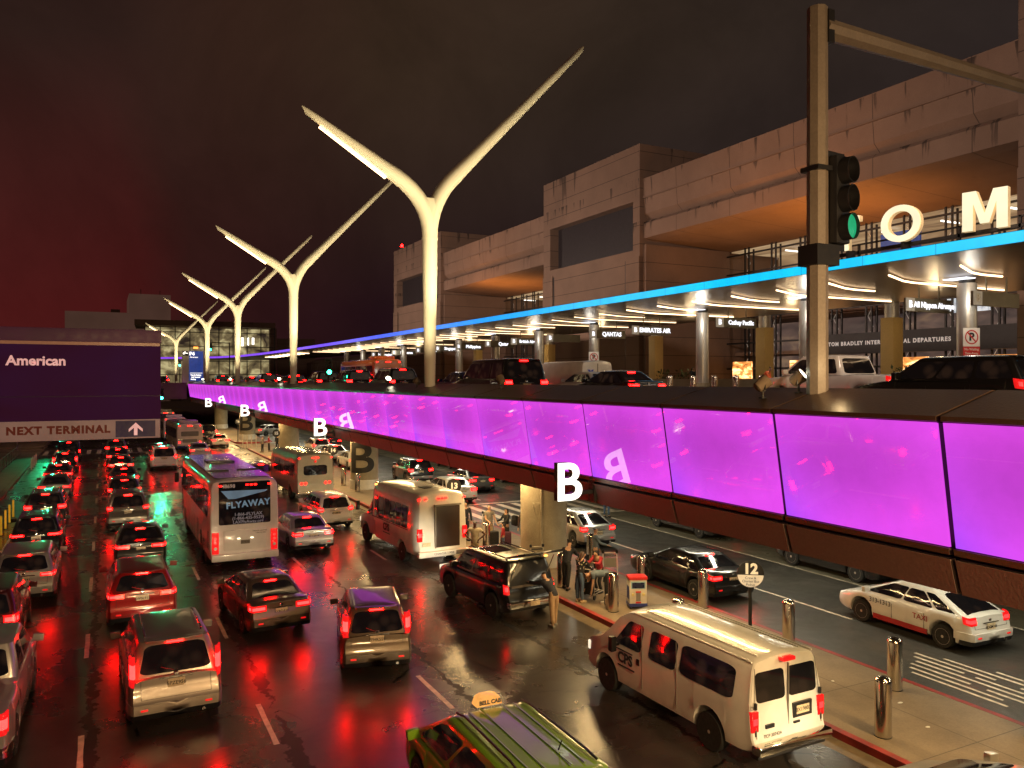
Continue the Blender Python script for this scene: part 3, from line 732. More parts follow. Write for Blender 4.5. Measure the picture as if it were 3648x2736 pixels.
# lower buildings past the last tower
LBd = thing('concourse_building', 'low dark concourse with ribbed wall beyond the last concrete tower', 'building', (0, 0, 6.3))
m = MB(); m.profile_y([(44, 6.3), (44, 11.4), (47, 12.4), (75, 13.0), (75, 6.3)], 123.4, 230); o = m.build('hall', M_facade, LBd); o.location = (0, 0, -6.3)
m = MB()
for k in range(40): m.bb(43.9, 44.0, 124+2.4*k, 124.25+2.4*k, 8.8, 11.2)
o = m.build('wall_ribs', M_beam, LBd); o.location = (0, 0, -6.3)
# glass terminal across the end of the road
GB = thing('glass_terminal', 'lit glass curtain wall terminal at the end of the upper road', 'building', (0, 196, 6.3), R(-3))
M_gl, nt, b = newmat('lit_interior')
p = objco(nt, (.16, 1, .22)); n = nz(nt, 1.6, 4, p, .6, .6)
vb = nt.nodes.new('ShaderNodeTexBrick'); vb.inputs['Scale'].default_value = .35; vb.inputs['Color1'].default_value = (.30, .22, .10, 1); vb.inputs['Color2'].default_value = (.06, .04, .02, 1); vb.inputs['Mortar'].default_value = (.01, .008, .006, 1)
nt.links.new(objco(nt, (1, 1, 1)), vb.inputs['Vector'])
rp = ramp(nt, n.outputs['Fac'], [(.35, (.012, .008, .006)), (.5, (.10, .075, .035)), (.62, (.26, .22, .11))])
nt.links.new(rp.outputs['Color'], b.inputs['Emission Color']); b.inputs['Emission Strength'].default_value = 2.0; b.inputs['Base Color'].default_value = (.02, .015, .012, 1)
m = MB(); m.bb(8, 36, 2.5, 3, 0, 13.0); m.build('lit_hall', M_gl, GB)
m = MB()
for k in range(10): m.bb(8+3.1*k, 8.2+3.1*k, 0, .25, 0, 13.2)
for z in (2.2, 5.2, 8.6, 11.8): m.bb(8, 36, -.02, .22, z, z+.16)
m.build('curtain_wall_frame', M_dark, GB)
m = MB(); m.bb(6, 36, -1.5, 14, 13.2, 14.4); m.build('roof', M_facade, GB)
m = MB(); m.bb(35.0, 36.5, .3, 10, 0, 13.25); m.build('end_wall', M_facade, GB)
m = MB()
for k in range(4): m.bb(27.5+1.2*k, 28.0+1.2*k, 2.0, 2.3, 8.8+.2*k, 11.0)
m.build('ceiling_lights', M_tube, GB)
m = MB()
for k in range(3): m.bb(18.2, 19.2, 1.6, 1.9, 5.6-.0+k*1.3, 6.2+k*1.3)
m.build('orange_lights', emis('orange_light', (1, .32, .06), 3), GB)
m = MB(); m.bb(37, 46, 3, 3.5, 0, 11); m.build('ribbed_wall', M_facade, GB)
# dark office blocks far left
OB = thing('office_block', 'far dark office block with a taller square tower at its right end', 'building', (0, 300, 0))
for nm, x0, x1, z1 in (('low_wing', -11.5, 7.5, 30), ('high_tower', 7.5, 20.5, 36.6), ('plinth', -20, 24, 20)):
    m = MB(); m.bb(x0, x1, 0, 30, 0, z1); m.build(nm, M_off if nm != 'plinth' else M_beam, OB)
m = MB(); m.tube([(11.2, 2, 36), (11.2, 2, 38.4)], .12, 6); m.tube([(17.2, 2, 36), (17.2, 2, 38.2)], .1, 6); m.bb(2, 4.8, 2, 5, 30, 31.2); m.build('roof_plant', M_beam, OB)
# red beacons
for i, (y, x) in enumerate(((62.9, 44), (121.8, 42.4))):
    m = thing('beacon_lamp', ('red beacon lamp on the roof edge of the nearer tower', 'red beacon lamp on the corner of the farther tower')[i], 'beacon', (x, y, 28.0))
    q = MB(); q.tube([(0, 0, 0), (0, 0, .6)], .05, 6); q.build('stem', M_dark, m)
    q = MB(); q.lathe([(.05, .6), (.2, .68), (.22, .85), (.1, 1.0)], n=12); q.build('red_globe', M_brake, m, smooth=50)

# ------------------------------------------------------------------ canopy
M_led, nt, b = newmat('canopy_led_band')
g_ = nt.nodes.new('ShaderNodeNewGeometry'); s_ = nt.nodes.new('ShaderNodeSeparateXYZ'); nt.links.new(g_.outputs['Position'], s_.inputs[0])
yy = mth(nt, 'DIVIDE', s_.outputs[1], 190)
r_ = ramp(nt, yy, [(.0, (.0, .62, 1.)), (.2, (.0, .54, 1.)), (.31, (.02, .28, 1.)), (.42, (.08, .13, 1.)), (.54, (.19, .09, .95)), (1., (.30, .07, .85))])
nt.links.new(r_.outputs['Color'], b.inputs['Emission Color']); jn = mth(nt, 'LESS_THAN', mth(nt, 'PINGPONG', s_.outputs[1], 1.46), .018)
ln_ = nz(nt, 1.1, 4, g_.outputs['Position'])
sg_ = mth(nt, 'MULTIPLY', mth(nt, 'ADD', .85, mth(nt, 'MULTIPLY', ln_.outputs['Fac'], .6)), mth(nt, 'SUBTRACT', 1.0, mth(nt, 'MULTIPLY', jn, .45)))
nt.links.new(sg_, b.inputs['Emission Strength']); b.inputs['Base Color'].default_value = (.02, .02, .02, 1)
CP = thing('canopy', 'long curved grey canopy edged by a cyan to violet light band above the departures kerb', 'canopy', (25, 0, 12))
path = [(25, -12), (25, 10), (25, 40), (25, 70), (25, 92), (24.9, 108), (24.5, 126), (23.8, 142), (22.6, 156), (20, 166), (15, 174), (6, 180), (-10, 184), (-40, 187)]
def npath(d):                                 # path offset to the inside (right hand side)
    o = []
    for i, p_ in enumerate(path):
        a = Vector(path[max(0, i-1)]); b_ = Vector(path[min(len(path)-1, i+1)]); t = (b_-a).normalized(); nn = Vector((t.y, -t.x))
        o.append((p_[0]+nn.x*d, p_[1]+nn.y*d))
    return o
def ribbon(name, d0, z0, d1, z1, mt):
    a = npath(d0); c = npath(d1); m = MB()
    for i in range(len(a)-1): m.quad((a[i][0], a[i][1], z0), (a[i+1][0], a[i+1][1], z0), (c[i+1][0], c[i+1][1], z1), (c[i][0], c[i][1], z1))
    o = m.build(name, mt, CP); o.location = (-25, 0, -12); return o
ribbon('led_band', 0, 11.62, .0, 11.97, M_led)
ribbon('edge_trim', -.02, 11.97, .30, 12.03, M_dark)
ribbon('edge_trim', -.02, 11.60, .06, 11.62, M_dark)
ribbon('soffit', .04, 11.605, 12.6, 11.50, M_soffit)
ribbon('roof', .30, 12.04, 12.6, 12.3, M_dark)
ribbon('rear_fascia', 12.6, 11.5, 12.6, 12.3, M_facade)
# soffit light strips (bent) and round downlights
k = 0
y = 3.8
while y < 118:
    m = MB()
    m.tube([(27.2, y-.3, 11.46), (29.3, y+.65, 11.46), (30.2, y+.85, 11.46), (31.5, y+.85, 11.46)] if k % 2 or (y > 45 and k % 4) else [(27.2, y-.3, 11.46), (29.3, y+.65, 11.46), (30.2, y+.85, 11.46), (36.4, y+.85, 11.46)], .04 if y < 40 else .022, 6)
    o = m.build('light_strip', M_striplight, CP, smooth=60); o.location = (-25, 0, -12)
    y += 2.92; k += 1
y = 124
while y < 150:
    m = MB(); m.tube([(26.0, y-.3, 11.46), (28.3, y+.65, 11.46)], .06, 6); o = m.build('light_strip', M_striplight, CP); o.location = (-25, 0, -12); y += 3.2
# canopy columns
cy_ = [-4, 4.3, 12.4, 20.5, 28.8, 36.6, 48.2, 56.3, 64.4, 72.6, 80.8, 89, 97.2, 105.4, 113.6]
names = ['beside the sign reading no parking at the far right', 'between the signal mast and the nearest hanging sign', 'third from the right', 'fourth from the right', 'with the small no parking sign']
for i, y in enumerate(cy_):
    c = thing('canopy_column', 'silver round canopy column, ' + ('number %d counted from the right' % (i-1) if i > 1 else 'out of frame at the right'), 'column', (31.2, y, 6.45), 0, 'silver canopy columns')
    m = MB(); m.lathe([(.37, 0), (.37, 4.85)], n=28); m.build('shaft', M_colsilver, c, smooth=30)
    m = MB(); m.lathe([(.41, 0), (.41, .75), (.38, .76)], n=28); m.build('base', M_walkl, c, smooth=30)
    m = MB(); m.lathe([(.30, 4.85), (.30, 5.04)], n=28); m.build('neck', M_dark, c, smooth=30)
    m = MB(); m.bb(-.8, -.2, -.5, .5, 4.99, 5.03); m.build('uplight_panel', M_cool, c)
    if i % 2 == 1 or y < 60: point('canopy_light', (30.3, y-.9, 10.6), 85 if y < 45 else 45, (1, .93, .80), .3)
for y, lab in ((38.55, 'nearer'), (49.97, 'middle'), (66.5, 'farther'), (29.2, 'nearest'), (83, 'far'), (98, 'farthest')):
    c = thing('square_pier', 'tan square pier with grey cap under the canopy, the %s one' % lab, 'column', (38, y, 6.45), 0, 'tan piers behind the canopy columns')
    m = MB(); m.bb(-.4, .4, -.4, .4, 0, 4.3); m.build('tan_casing', M_tan, c, bevel=.04)
    m = MB(); m.lathe([(.38, 4.3), (.38, 5.2)], n=24); m.build('grey_cap', M_colsilver, c, smooth=30)
# hanging airline boards
boards = [(11.2, 'Alaska', 0), (19.3, '', 0), (22.2, 'All Nippon Airways', 1), (33.8, 'Cathay Pacific', 1), (41.6, 'EMIRATES AIR', 1), (46.5, 'QANTAS', 1), (52.5, '', 1), (58.5, 'British Airways', 1), (63.5, 'Qatar', 1), (70.0, 'Philippine', 1), (75.4, 'Singapore', 1), (81, 'Airlines', 1), (89, 'Lufthansa', 1), (97, 'Norwegian', 1)]
for i, (y, nm, lit) in enumerate(boards):
    b_ = thing('hanging_sign', ('hanging board with B tile reading ' + nm.lower() if nm else 'blank hanging board, the %s one' % ('nearer' if y < 40 else 'farther')) if 0 else ('hanging canopy board with a B tile, %s from the right' % ('first', 'second', 'third', 'fourth', 'fifth', 'sixth', 'seventh', 'eighth', 'ninth', 'tenth', 'eleventh', 'twelfth', 'thirteenth', 'fourteenth')[i]), 'sign', (31.2, y, 10.55), 0, 'hanging signs under the canopy')
    m = MB(); m.bb(-1.35, 1.5, 0, .16, -.28, .28); m.build('board', M_board, b_)
    m = MB(); m.bb(-1.45, -.92, -.03, .0, -.27, .27); m.build('letter_tile', mat('tile_grey', (.35, .31, .24), .5, em=.4), b_)
    text('B', .42, M_cool if lit else M_white, b_, (-1.18, -.04, 0), off=.01)
    if nm: text(nm, .40 if len(nm) < 13 else .33, M_cool, b_, (.35, -.03, 0), off=.012)
    m = MB(); m.tube([(-.5, .08, .28), (-.5, .08, .92)], .03, 6); m.tube([(.8, .08, .28), (.8, .08, .92)], .03, 6); m.build('hanger', M_board, b_)
# TOM letters on the canopy edge
M_letter = emis('letter_lit', (1, .86, .56), 1.25); M_letter.node_tree.nodes['Noise Texture'].inputs['Scale'].default_value = .8
for ch, y in (('T', 21.3), ('O', 18.95), ('M', 15.9)):
    L = thing('canopy_letter', 'large glowing cream letter %s standing on the cyan canopy edge' % ch, 'letter', (25.1, y, 12.08), 0, 'illuminated letters on the canopy edge')
    if ch == 'M':
        pts = [(0, 0), (0, 1), (.31, 1), (.5, .40), (.69, 1), (1, 1), (1, 0), (.76, 0), (.76, .70), (.60, .16), (.40, .16), (.24, .70), (.24, 0)]
        for nm_, mt_, y0_, y1_ in (('letter_face', M_letter, -.02, .0), ('letter_body', mat('letter_side', (.7, .5, .25), .5, em=.6), .002, .24)):
            m = MB(); P2 = [((x-.5)*1.32, z*1.27+.13) for x, z in pts]; n_ = len(P2)
            m.add([(x, y0_, z) for x, z in P2]+[(x, y1_, z) for x, z in P2], [tuple(range(n_)), tuple(range(2*n_-1, n_-1, -1))]+[(i, (i+1) % n_, (i+1) % n_+n_, i+n_) for i in range(n_)])
            o = m.build(nm_, mt_, L); o.rotation_euler = (0, 0, -PI/2+R(14))
        continue
    text(ch, 1.78, M_letter, L, (0, 0, .78), rot=(PI/2, 0, -PI/2+R(14)), ext=.015, off=.028, name='letter_face')
    text(ch, 1.78, mat('letter_side', (.7, .5, .25), .5, em=.6), L, (.13, 0, .78), rot=(PI/2, 0, -PI/2+R(14)), ext=.11, off=.024, name='letter_body')
    m = MB(); m.bb(.1, .5, -.05, .05, -.1, .25); m.build('bracket', M_dark, L)
RL = thing('canopy_railing', 'black steel rail behind the glowing letters on the canopy', 'railing', (25.5, 0, 12.05))
m = MB(); m.bb(0, .1, -6, 23, .12, .24); m.bb(.0, .1, -6, 23, .45, .5)
for k in range(14): m.bb(0, .08, -5+2*k, -4.92+2*k, -.1, .5)
m.build('rail', M_dark, RL)
# no-parking plates
for i, (x, y, z) in enumerate(((31.2, 20.5, 8.85), (31.2, 48.2, 8.75))):
    n = thing('parking_restriction_sign', ('large', 'small')[i] + ' white and red no parking plate on a silver column', 'sign', (x-.27, y-.36, z), R(-20))
    m = MB(); m.bb(-.36, .36, -.02, .0, -.12, .62); m.build('white_plate', M_plate, n)
    m = MB(); m.bb(-.36, .36, -.02, .0, -.50, -.13); m.build('red_plate', mat('sign_red', (.42, .02, .02), .5, em=.25), n)
    m = MB()
    for a in range(28):
        a0, a1 = 2*PI*a/28, 2*PI*(a+1)/28
        m.quad((.29*math.cos(a0), -.024, .25+.29*math.sin(a0)), (.29*math.cos(a1), -.024, .25+.29*math.sin(a1)), (.24*math.cos(a1), -.024, .25+.24*math.sin(a1)), (.24*math.cos(a0), -.024, .25+.24*math.sin(a0)))
    m.quad((-.21, -.028, .43), (-.17, -.028, .47), (.21, -.028, .07), (.17, -.028, .03)); m.build('red_ring', mat('sign_red', (.42, .02, .02)), n)
    text('P', .42, M_black, n, (0, -.022, .25), off=.02)
    text('No Waiting', .13, M_white, n, (0, -.022, -.24), off=.003); text('Tow-Away', .13, M_white, n, (0, -.022, -.40), off=.003)
# planters and bushes behind
M_leaf = mat('leaf_green', (.035, .06, .02), .6, var=.5, vs=2)
def bush(loc, label, s=1.0):
    b_ = thing('shrub', label, 'plant', loc); rr = random.Random(int(loc[1]*10))
    m = MB()
    for k in range(120):
        a = rr.uniform(0, 2*PI); h = rr.uniform(.1, 1.0)*s; r = rr.uniform(.05, .5)*s
        x, y, z = r*math.cos(a), r*math.sin(a)*1.6, h
        d = Vector((rr.uniform(-1, 1), rr.uniform(-1, 1), rr.uniform(.2, 1))).normalized()*.26*s; sdd = d.cross(Vector((0, 0, 1))).normalized()*.05*s
        m.add([(x, y, z), Vector((x, y, z))+d*.5+sdd, Vector((x, y, z))+d, Vector((x, y, z))+d*.5-sdd], [(0, 1, 2, 3)])
    m.build('foliage', M_leaf, b_)
    m = MB(); m.tube([(0, 0, 0), (.02, 0, .5*s)], .03, 6); m.build('stem', M_beam, b_)
PL = thing('planter_wall', 'low concrete planter wall behind the departures kerb', 'planter', (35.8, 0, 6.45))
m = MB(); m.bb(-.3, .3, 12, 66, 0, 1.0); m.build('wall', M_walkl, PL)
for k, y in enumerate((23, 27, 44.5, 46.5, 52, 55, 60, 69, 71)): bush((36.2, y, 6.9 if y < 66 else 6.45), 'spiky green shrub in the planter, %s from the right' % ('first', 'second', 'third', 'fourth', 'fifth', 'sixth', 'seventh', 'eighth', 'ninth')[k], 1.1)
# upper kerb bollards
def bollard_parts(b_, h, r):
    m = MB(); m.lathe([(r, 0), (r, h-r*.75), (r*.93, h-r*.42), (r*.72, h-r*.15), (r*.4, h-.02), (0.02, h)], n=28); m.build('post', M_steel, b_, smooth=50)
    m = MB(); m.lathe([(r*1.04, 0), (r*1.04, .015)], n=28); m.build('base_ring', M_dark, b_)
proto = None
ordn = ['first', 'second', 'third', 'fourth', 'fifth', 'sixth', 'seventh', 'eighth', 'ninth', 'tenth', 'eleventh', 'twelfth']
for k, y in enumerate((36.2, 34.2, 32.5, 30.9, 29.1, 27.2)):
    lab = 'steel bollard on the upper departures kerb, %s from the left' % ordn[k]
    if proto is None:
        proto = thing('bollard', lab, 'bollard', (28.5, y, 6.45), 0, 'steel bollards on the upper kerb'); bollard_parts(proto, 1.18, .16)
    else: dup(proto, lab, (28.5, y, 6.45))
# lower island bollards
proto = thing('bollard', 'steel bollard in front on the island, alone at the right of the white van', 'bollard', (14.12, 11.05, .15), 0, 'steel bollards on the island'); bollard_parts(proto, 1.22, .165)
for (x, y, l) in ((14.15, 17.6, 'just its top showing behind the white van roof'), (14.2, 20.85, 'in front of the bending traveller'), (14.25, 24.1, 'at the raised tailgate of the dark off-road car'),
                  (14.4, 30.6, 'beside the bearded traveller with a backpack'), (14.6, 50.6, 'in front of the column with the black B'), (14.6, 46.2, 'behind the white shuttle bus roof'),
                  (16.75, 9.6, 'at the right edge of the picture'), (16.5, 12.6, 'behind the nearest island bollard'), (16.75, 16.1, 'behind the rear of the white van'), (17.0, 19.9, 'in front of the dark moving sedan'),
                  (16.5, 22.5, 'behind the jeepney suitcase'), (17.0, 26.5, 'between the leaning teenager and the silver cab'), (16.9, 46.8, 'near the round sign 13'), (14.6, 54.0, 'beyond the column with the black B')):
    dup(proto, 'steel bollard on the island, ' + l, (x, y, .15))
# lamps under the deck
M_soff = emis('deck_downlight', (1, .74, .42), 8)
for k in range(10):
    y = 6+12.3*k
    for x, e, c in ((14.0, 520, (1, .66, .28)), (20.9, 330, (.98, .90, .66))):
        if y < 122: area('deck_light', (x, y+(4 if x > 20 else 0), 3.98), .14, e, c, sy=8.5)
# unseen fill lamps added behind the camera to light the backs of the vehicles
for x, e in ((2.0, 340), (8.5, 1500), (14.5, 300)):
    area('rear_fill_light', (x, -3.0, 8.6), .9, e, (1, .63, .28), to=(x+.5, 14, 0), spread=140)
for y in (38, 66, 96): area('left_fill_light', (-7.5, y, 10), .8, 160, (1, .60, .34), to=(2, y+4, 0), spread=150)  # more added fill out of view at the left, no lamp posts
# sodium lamps washing the soffits, and fill lamps without fixtures added for the terminal front
for y0, y1 in bays:
    ym = (y0+y1)/2
    for q in ((-.12, 900), (.3, 420)) if y0 < 50 else ((.05, 900),):
        spot('sodium_wash', (44.0, ym+(y1-y0)*q[0], 13.2), (46.2, ym+(y1-y0)*q[0], 19.5), q[1]*2.0, (1, .38, .07), 150, .8, .4)
        spot('sodium_wash', (35.0, ym+(y1-y0)*q[0]+3, 12.6), (42, ym+(y1-y0)*q[0]+3, 20.5), q[1]*1.2, (1, .40, .10), 120, .9, .4)
for y, e_ in ((41, 1300), (89, 1200)):
    spot('sodium_wash', (37.5, y, 13.6), (42, y, 20.6), e_, (1, .33, .05), 120, .9, .4); spot('sodium_wash', (45.5, y, 13.2), (46.5, y, 19.5), e_, (1, .34, .05), 150, .9, .4)
for y in (12, 40, 66, 90, 115): area('terminal_fill_light', (18, y, 17), 2.5, 1900 if y < 50 else 2700, (1, .73, .57), to=(42, y+6, 17), spread=150)

for y in (16, 25, 34, 43, 54, 66, 80, 96): point('pier_fill_light', (35.6, y, 10.4), 95, (1, .72, .38), .25)  # added fill to warm the tan piers, no fixtures here
# ================================================================== VEHICLES
def lerp(a, b, t): return a+(b-a)*t
def pl(pts, x):
    if x <= pts[0][0]: return pts[0][1]
    for (a, b), (c, d) in zip(pts, pts[1:]):
        if x <= c:
            t = (x-a)/(c-a) if c > a else 0
            t = t*t*(3-2*t)*.35+t*.65
            return b+(d-b)*t
    return pts[-1][1]
M_plateY = mat('number_plate', (.62, .50, .32), .4, var=.2, vs=20)
M_bumpgrey = mat('bumper_grey', (.18, .165, .145), .45, var=.1)
M_dims = {}
def wheel(parent, x, y, r, wd, rimm, side, spokes=5):
    m = MB(); h = wd/2
    m.lathe([(r*.62, -h), (r*.93, -h), (r, -h*.72), (r, h*.72), (r*.93, h), (r*.62, h)], n=28, axis='X')
    o = m.build('wheel', M_rubber, parent, smooth=40, loc=(x, y, r))
    q = MB(); s = side; f = h*.93*s
    q.lathe([(r*.60, f-.02*s), (r*.66, f), (r*.66, f+.008*s), (r*.60, f+.006*s)], n=28, axis='X')
    for k in range(spokes):
        a = 2*PI*k/spokes+.3
        c, sn = math.cos(a), math.sin(a); w = r*.105
        p = lambda rr, ww, dx: (f+dx*s, rr*c-ww*sn, rr*sn+ww*c)
        q.add([p(r*.05, -w*1.2, 0), p(r*.05, w*1.2, 0), p(r*.63, w*.75, .004), p(r*.63, -w*.75, .004)], [(0, 1, 2, 3)])
    q.lathe([(.0, f+.012*s), (r*.16, f+.006*s), (r*.18, f-.01*s)], n=14, axis='X')
    q.build('rim', rimm, o, smooth=30)
    d = MB(); d.lathe([(0, f-.05*s), (r*.62, f-.05*s)], n=20, axis='X'); d.build('brake_disc', M_dark, o)
    return o
def plan(L, W, y, rt=.88, ft=.80):
    r = W/2
    if y < .55: return r*pl([(0, rt), (.05, rt+.035), (.18, .955), (.35, .985), (.55, 1.)], y)
    if y > L-.8: return r*pl([(L-.8, 1.), (L-.5, .975), (L-.2, .91), (L-.06, ft+.04), (L, ft)], y)
    return r
def shell(P):
    """painted lower body lofted along its length, with real wheel arches"""
    L, W = P['L'], P['W']; sill = P.get('sill', .24); wr = P['wr']; Ra = wr+.065; ys = [0, .04, .12, .25, .42, .7]
    for ya in (P['yr'], P['yf']):
        for d in (-1.0, -.985, -.93, -.8, -.55, -.28, 0, .28, .55, .8, .93, .985, 1.0): ys.append(ya+Ra*d)
    ys += [P['yr']+Ra+.2+k*(P['yf']-P['yr']-2*Ra-.4)/5 for k in range(6)]
    ys += [L-.6, L-.42, L-.25, L-.12, L-.04, L]
    ys = sorted(y for y in set(ys) if 0 <= y <= L)
    zt = P['top']; rl = P.get('rlean', .22); zbp = P.get('bump_z', .68); fl = P.get('flean', .25)
    wz = P.get('wz')
    rings = []
    for y in ys:
        w_ = plan(L, W, y, P.get('rt', .88), P.get('ft', .78)); zb = sill
        for ya in (P['yr'], P['yf']):
            d = abs(y-ya)
            if d < Ra*.999: zb = max(zb, wr+math.sqrt(max(0, Ra*Ra-d*d)))
        if y < .3: zb = max(zb, sill+.10*(1-y/.3))
        if y > L-.3: zb = max(zb, sill+.05*(1-(L-y)/.3))
        top = pl(zt, y)
        if wz:
            zs = [z for z in [zb, zb+.05] + [lerp(zb+.05, top, f) for f in (.12, .25, .4, .55, .7, .82, .90, .955, .985)]]
            half = [(0, zb), (w_*.9, zb)] + [(w_*pl(wz, z), z) for z in zs[1:]]
            half += [(half[-1][0]*.90, top+.0), (half[-1][0]*.5, top+.045*P.get('crown', 1)), (0, top+.06*P.get('crown', 1))]
            # round the top corner
        else:
            hh = top-zb
            half = [(0, zb), (w_*.9, zb), (w_*.965, zb+.045), (w_*.99, zb+hh*.22), (w_, zb+hh*.48), (w_*.992, zb+hh*.70), (w_*.965, zb+hh*.88), (w_*.93, zb+hh*.965), (w_*.86, top), (w_*.5, top+.022), (0, top+.03)]
        ring = []
        for x, z in half:
            yy = y
            if y < .6:
                f = (1-y/.6)
                if z > zbp: yy = y+f*(.07+(z-zbp)*rl)
                elif z < .42: yy = y+f*(.42-z)*.35
            if y > L-.7:
                f = 1-(L-y)/.7
                if z > .62: yy = y-f*(z-.62)*fl
                elif z < .35: yy = y-f*(.35-z)*.4
            ring.append((x, yy, z))
        rings.append(ring)
    n = len(rings[0]); m = MB(); vs = []; fs = []
    full = 2*n-2
    for r_ in rings:
        loop = [(x, y, z) for x, y, z in r_] + [(-x, y, z) for x, y, z in r_[-2:0:-1]]
        vs += loop
    for i in range(len(rings)-1):
        for k in range(full):
            fs.append((i*full+k, i*full+(k+1) % full, (i+1)*full+(k+1) % full, (i+1)*full+k))
    for o_ in (0, (len(rings)-1)*full):          # ends closed by level strips so that they follow the rake
        mir = lambda k: o_+((full-k) % full)
        for k in range(n-1):
            a, b_, c, d = o_+k, o_+k+1, mir(k+1), mir(k)
            f_ = [a, b_, c, d]; u_ = []
            for q in f_:
                if q not in u_: u_.append(q)
            if len(u_) > 2: fs.append(tuple(u_))
    m.add(vs, fs); return m
def wrap(P, x0, z0, z1, y1, out=.012, steps=7, x_in=None, both=False, dz=0):
    """a strip that follows the rear corner of the body from x0 on the tailgate round to y1 on the side (right hand side)"""
    L, W = P['L'], P['W']; rl = P.get('rlean', .22); zbp = P.get('bump_z', .68); rt = P.get('rt', .88)
    xr = plan(L, W, 0, rt)*.985
    pts = []
    for k in range(4): pts.append((lerp(x0, xr, k/3), 0.0))
    for k in range(1, steps+1):
        y = y1*k/steps; pts.append((plan(L, W, y, rt)*.99, y))
    nv = []
    for (x, y) in pts:
        row = []
        for z in (z0, (z0+z1)/2, z1):
            f = max(0, 1-y/.6); sh = f*(.07+(z-zbp)*rl) if z > zbp else (f*(.42-z)*.35 if z < .42 else 0)
            dx = out if y > .01 else 0; dy = -out if y < .06 else -out*.3
            row.append((x+dx*1.2, y+sh+dy, z+dz*(y/max(.01, y1))))
        nv.append(row)
    return nv
def strip_mesh(rows, sign=1, back=.05):
    m = MB(); vs = []; n = len(rows); k = len(rows[0])
    for r_ in rows: vs += [(x*sign, y, z) for x, y, z in r_]
    fs = [(i*k+j, i*k+j+1, (i+1)*k+j+1, (i+1)*k+j) for i in range(n-1) for j in range(k-1)]
    o = len(vs)
    vs2 = [((x-.03 if x > 0 else x)*sign*1.0, y+back, z) for r_ in rows for x, y, z in r_]
    vs += vs2
    for i in range(n-1):
        fs.append((i*k, (i+1)*k, o+(i+1)*k, o+i*k)); fs.append((i*k+k-1, (i+1)*k+k-1, o+(i+1)*k+k-1, o+i*k+k-1))
    fs.append(tuple([j for j in range(k)] + [o+j for j in range(k-1, -1, -1)]))
    fs.append(tuple([(n-1)*k+j for j in range(k)] + [o+(n-1)*k+j for j in range(k-1, -1, -1)]))
    m.add(vs, fs); return m
def roundquad(fn, u0, u1, v0, v1, r=.18, n=5, cuts=6, asp=1.):
    """grid of a rounded rectangle in (u,v) mapped by fn"""
    ru = r*(u1-u0)*asp; rv = r*(v1-v0)
    out_ = []
    for (cu, cv, a0) in ((u1-ru, v1-rv, 0), (u0+ru, v1-rv, PI/2), (u0+ru, v0+rv, PI), (u1-ru, v0+rv, 3*PI/2)):
        for k in range(n+1):
            a = a0+PI/2*k/n; out_.append((cu+ru*math.cos(a), cv+rv*math.sin(a)))
    cu, cv = (u0+u1)/2, (v0+v1)/2; rings = [1, .6, .25]
    m = MB(); N = len(out_); vs = []; fs = []
    for s in rings: vs += [fn(cu+(u-cu)*s, cv+(v-cv)*s) for u, v in out_]
    vs.append(fn(cu, cv))
    for i in range(len(rings)-1):
        for k in range(N): fs.append((i*N+k, i*N+(k+1) % N, (i+1)*N+(k+1) % N, (i+1)*N+k))
    for k in range(N): fs.append(((len(rings)-1)*N+k, (len(rings)-1)*N+(k+1) % N, len(vs)-1))
    m.add(vs, fs); return m
def cabin(P):
    """painted greenhouse above the belt line; returns mesh and the mapping functions of its four sides"""
    z0, z1 = P['belt']-.03, P['roof']; b0, b1, t0, t1 = P['cab']; wb = P['W']/2*P.get('wb', .915); wt = P['W']/2*P.get('wt', .72)
    def dims(f):
        fx = f; bul = .02*math.sin(PI*min(1, f))
        return (lerp(wb, wt, fx)+bul, lerp(b0, t0, f)-bul*.5, lerp(b1, t1, f)+bul)
    def ring(f, z, inset=0, cr=.15):
        hw, ya, yb = dims(f); hw -= inset; ya += inset; yb -= inset; pts = []
        cr = min(cr, hw*.8)
        for cx, cy, a0 in ((hw-cr, yb-cr, 0), (-hw+cr, yb-cr, PI/2), (-hw+cr, ya+cr, PI), (hw-cr, ya+cr, 3*PI/2)):
            for k in range(5):
                a = a0+PI/2*k/4; pts.append((cx+cr*math.cos(a), cy+cr*math.sin(a), z))
        return pts
    zz = lambda f: lerp(z0, z1-.045, f)
    rings = [ring(f, zz(f)) for f in (0, .15, .3, .45, .6, .75, .9, 1.)]
    rings.append(ring(1., z1-.018, .05, .15)); rings.append(ring(1., z1+.0, .14, .16)); rings.append(ring(1., z1+.018, .36, .2))
    m = MB(); N = len(rings[0]); vs = [v for r_ in rings for v in r_]
    fs = [(i*N+k, i*N+(k+1) % N, (i+1)*N+(k+1) % N, (i+1)*N+k) for i in range(len(rings)-1) for k in range(N)]
    # cap as a strip fan with crown
    hw, ya, yb = dims(1.)
    vs.append((0, (ya+yb)/2, z1+.035)); c = len(vs)-1; b_ = (len(rings)-1)*N
    fs += [(b_+k, b_+(k+1) % N, c) for k in range(N)]
    m.add(vs, fs)
    e = .007
    def side(sg):
        def fn(u, v):                       # u 0 rear .. 1 front, v 0 bottom .. 1 top
            hw, ya, yb = dims(v); y = lerp(ya+.10, yb-.10, u)
            return (sg*(hw+e), y, zz(v)+.0)
        return fn
    def rear(u, v):
        hw, ya, yb = dims(v); return (lerp(-hw+.10, hw-.10, u), ya-e, zz(v))
    def front(u, v):
        hw, ya, yb = dims(v); return (lerp(-hw+.10, hw-.10, u), yb+e, zz(v))
    return m, side, rear, front, dims, zz
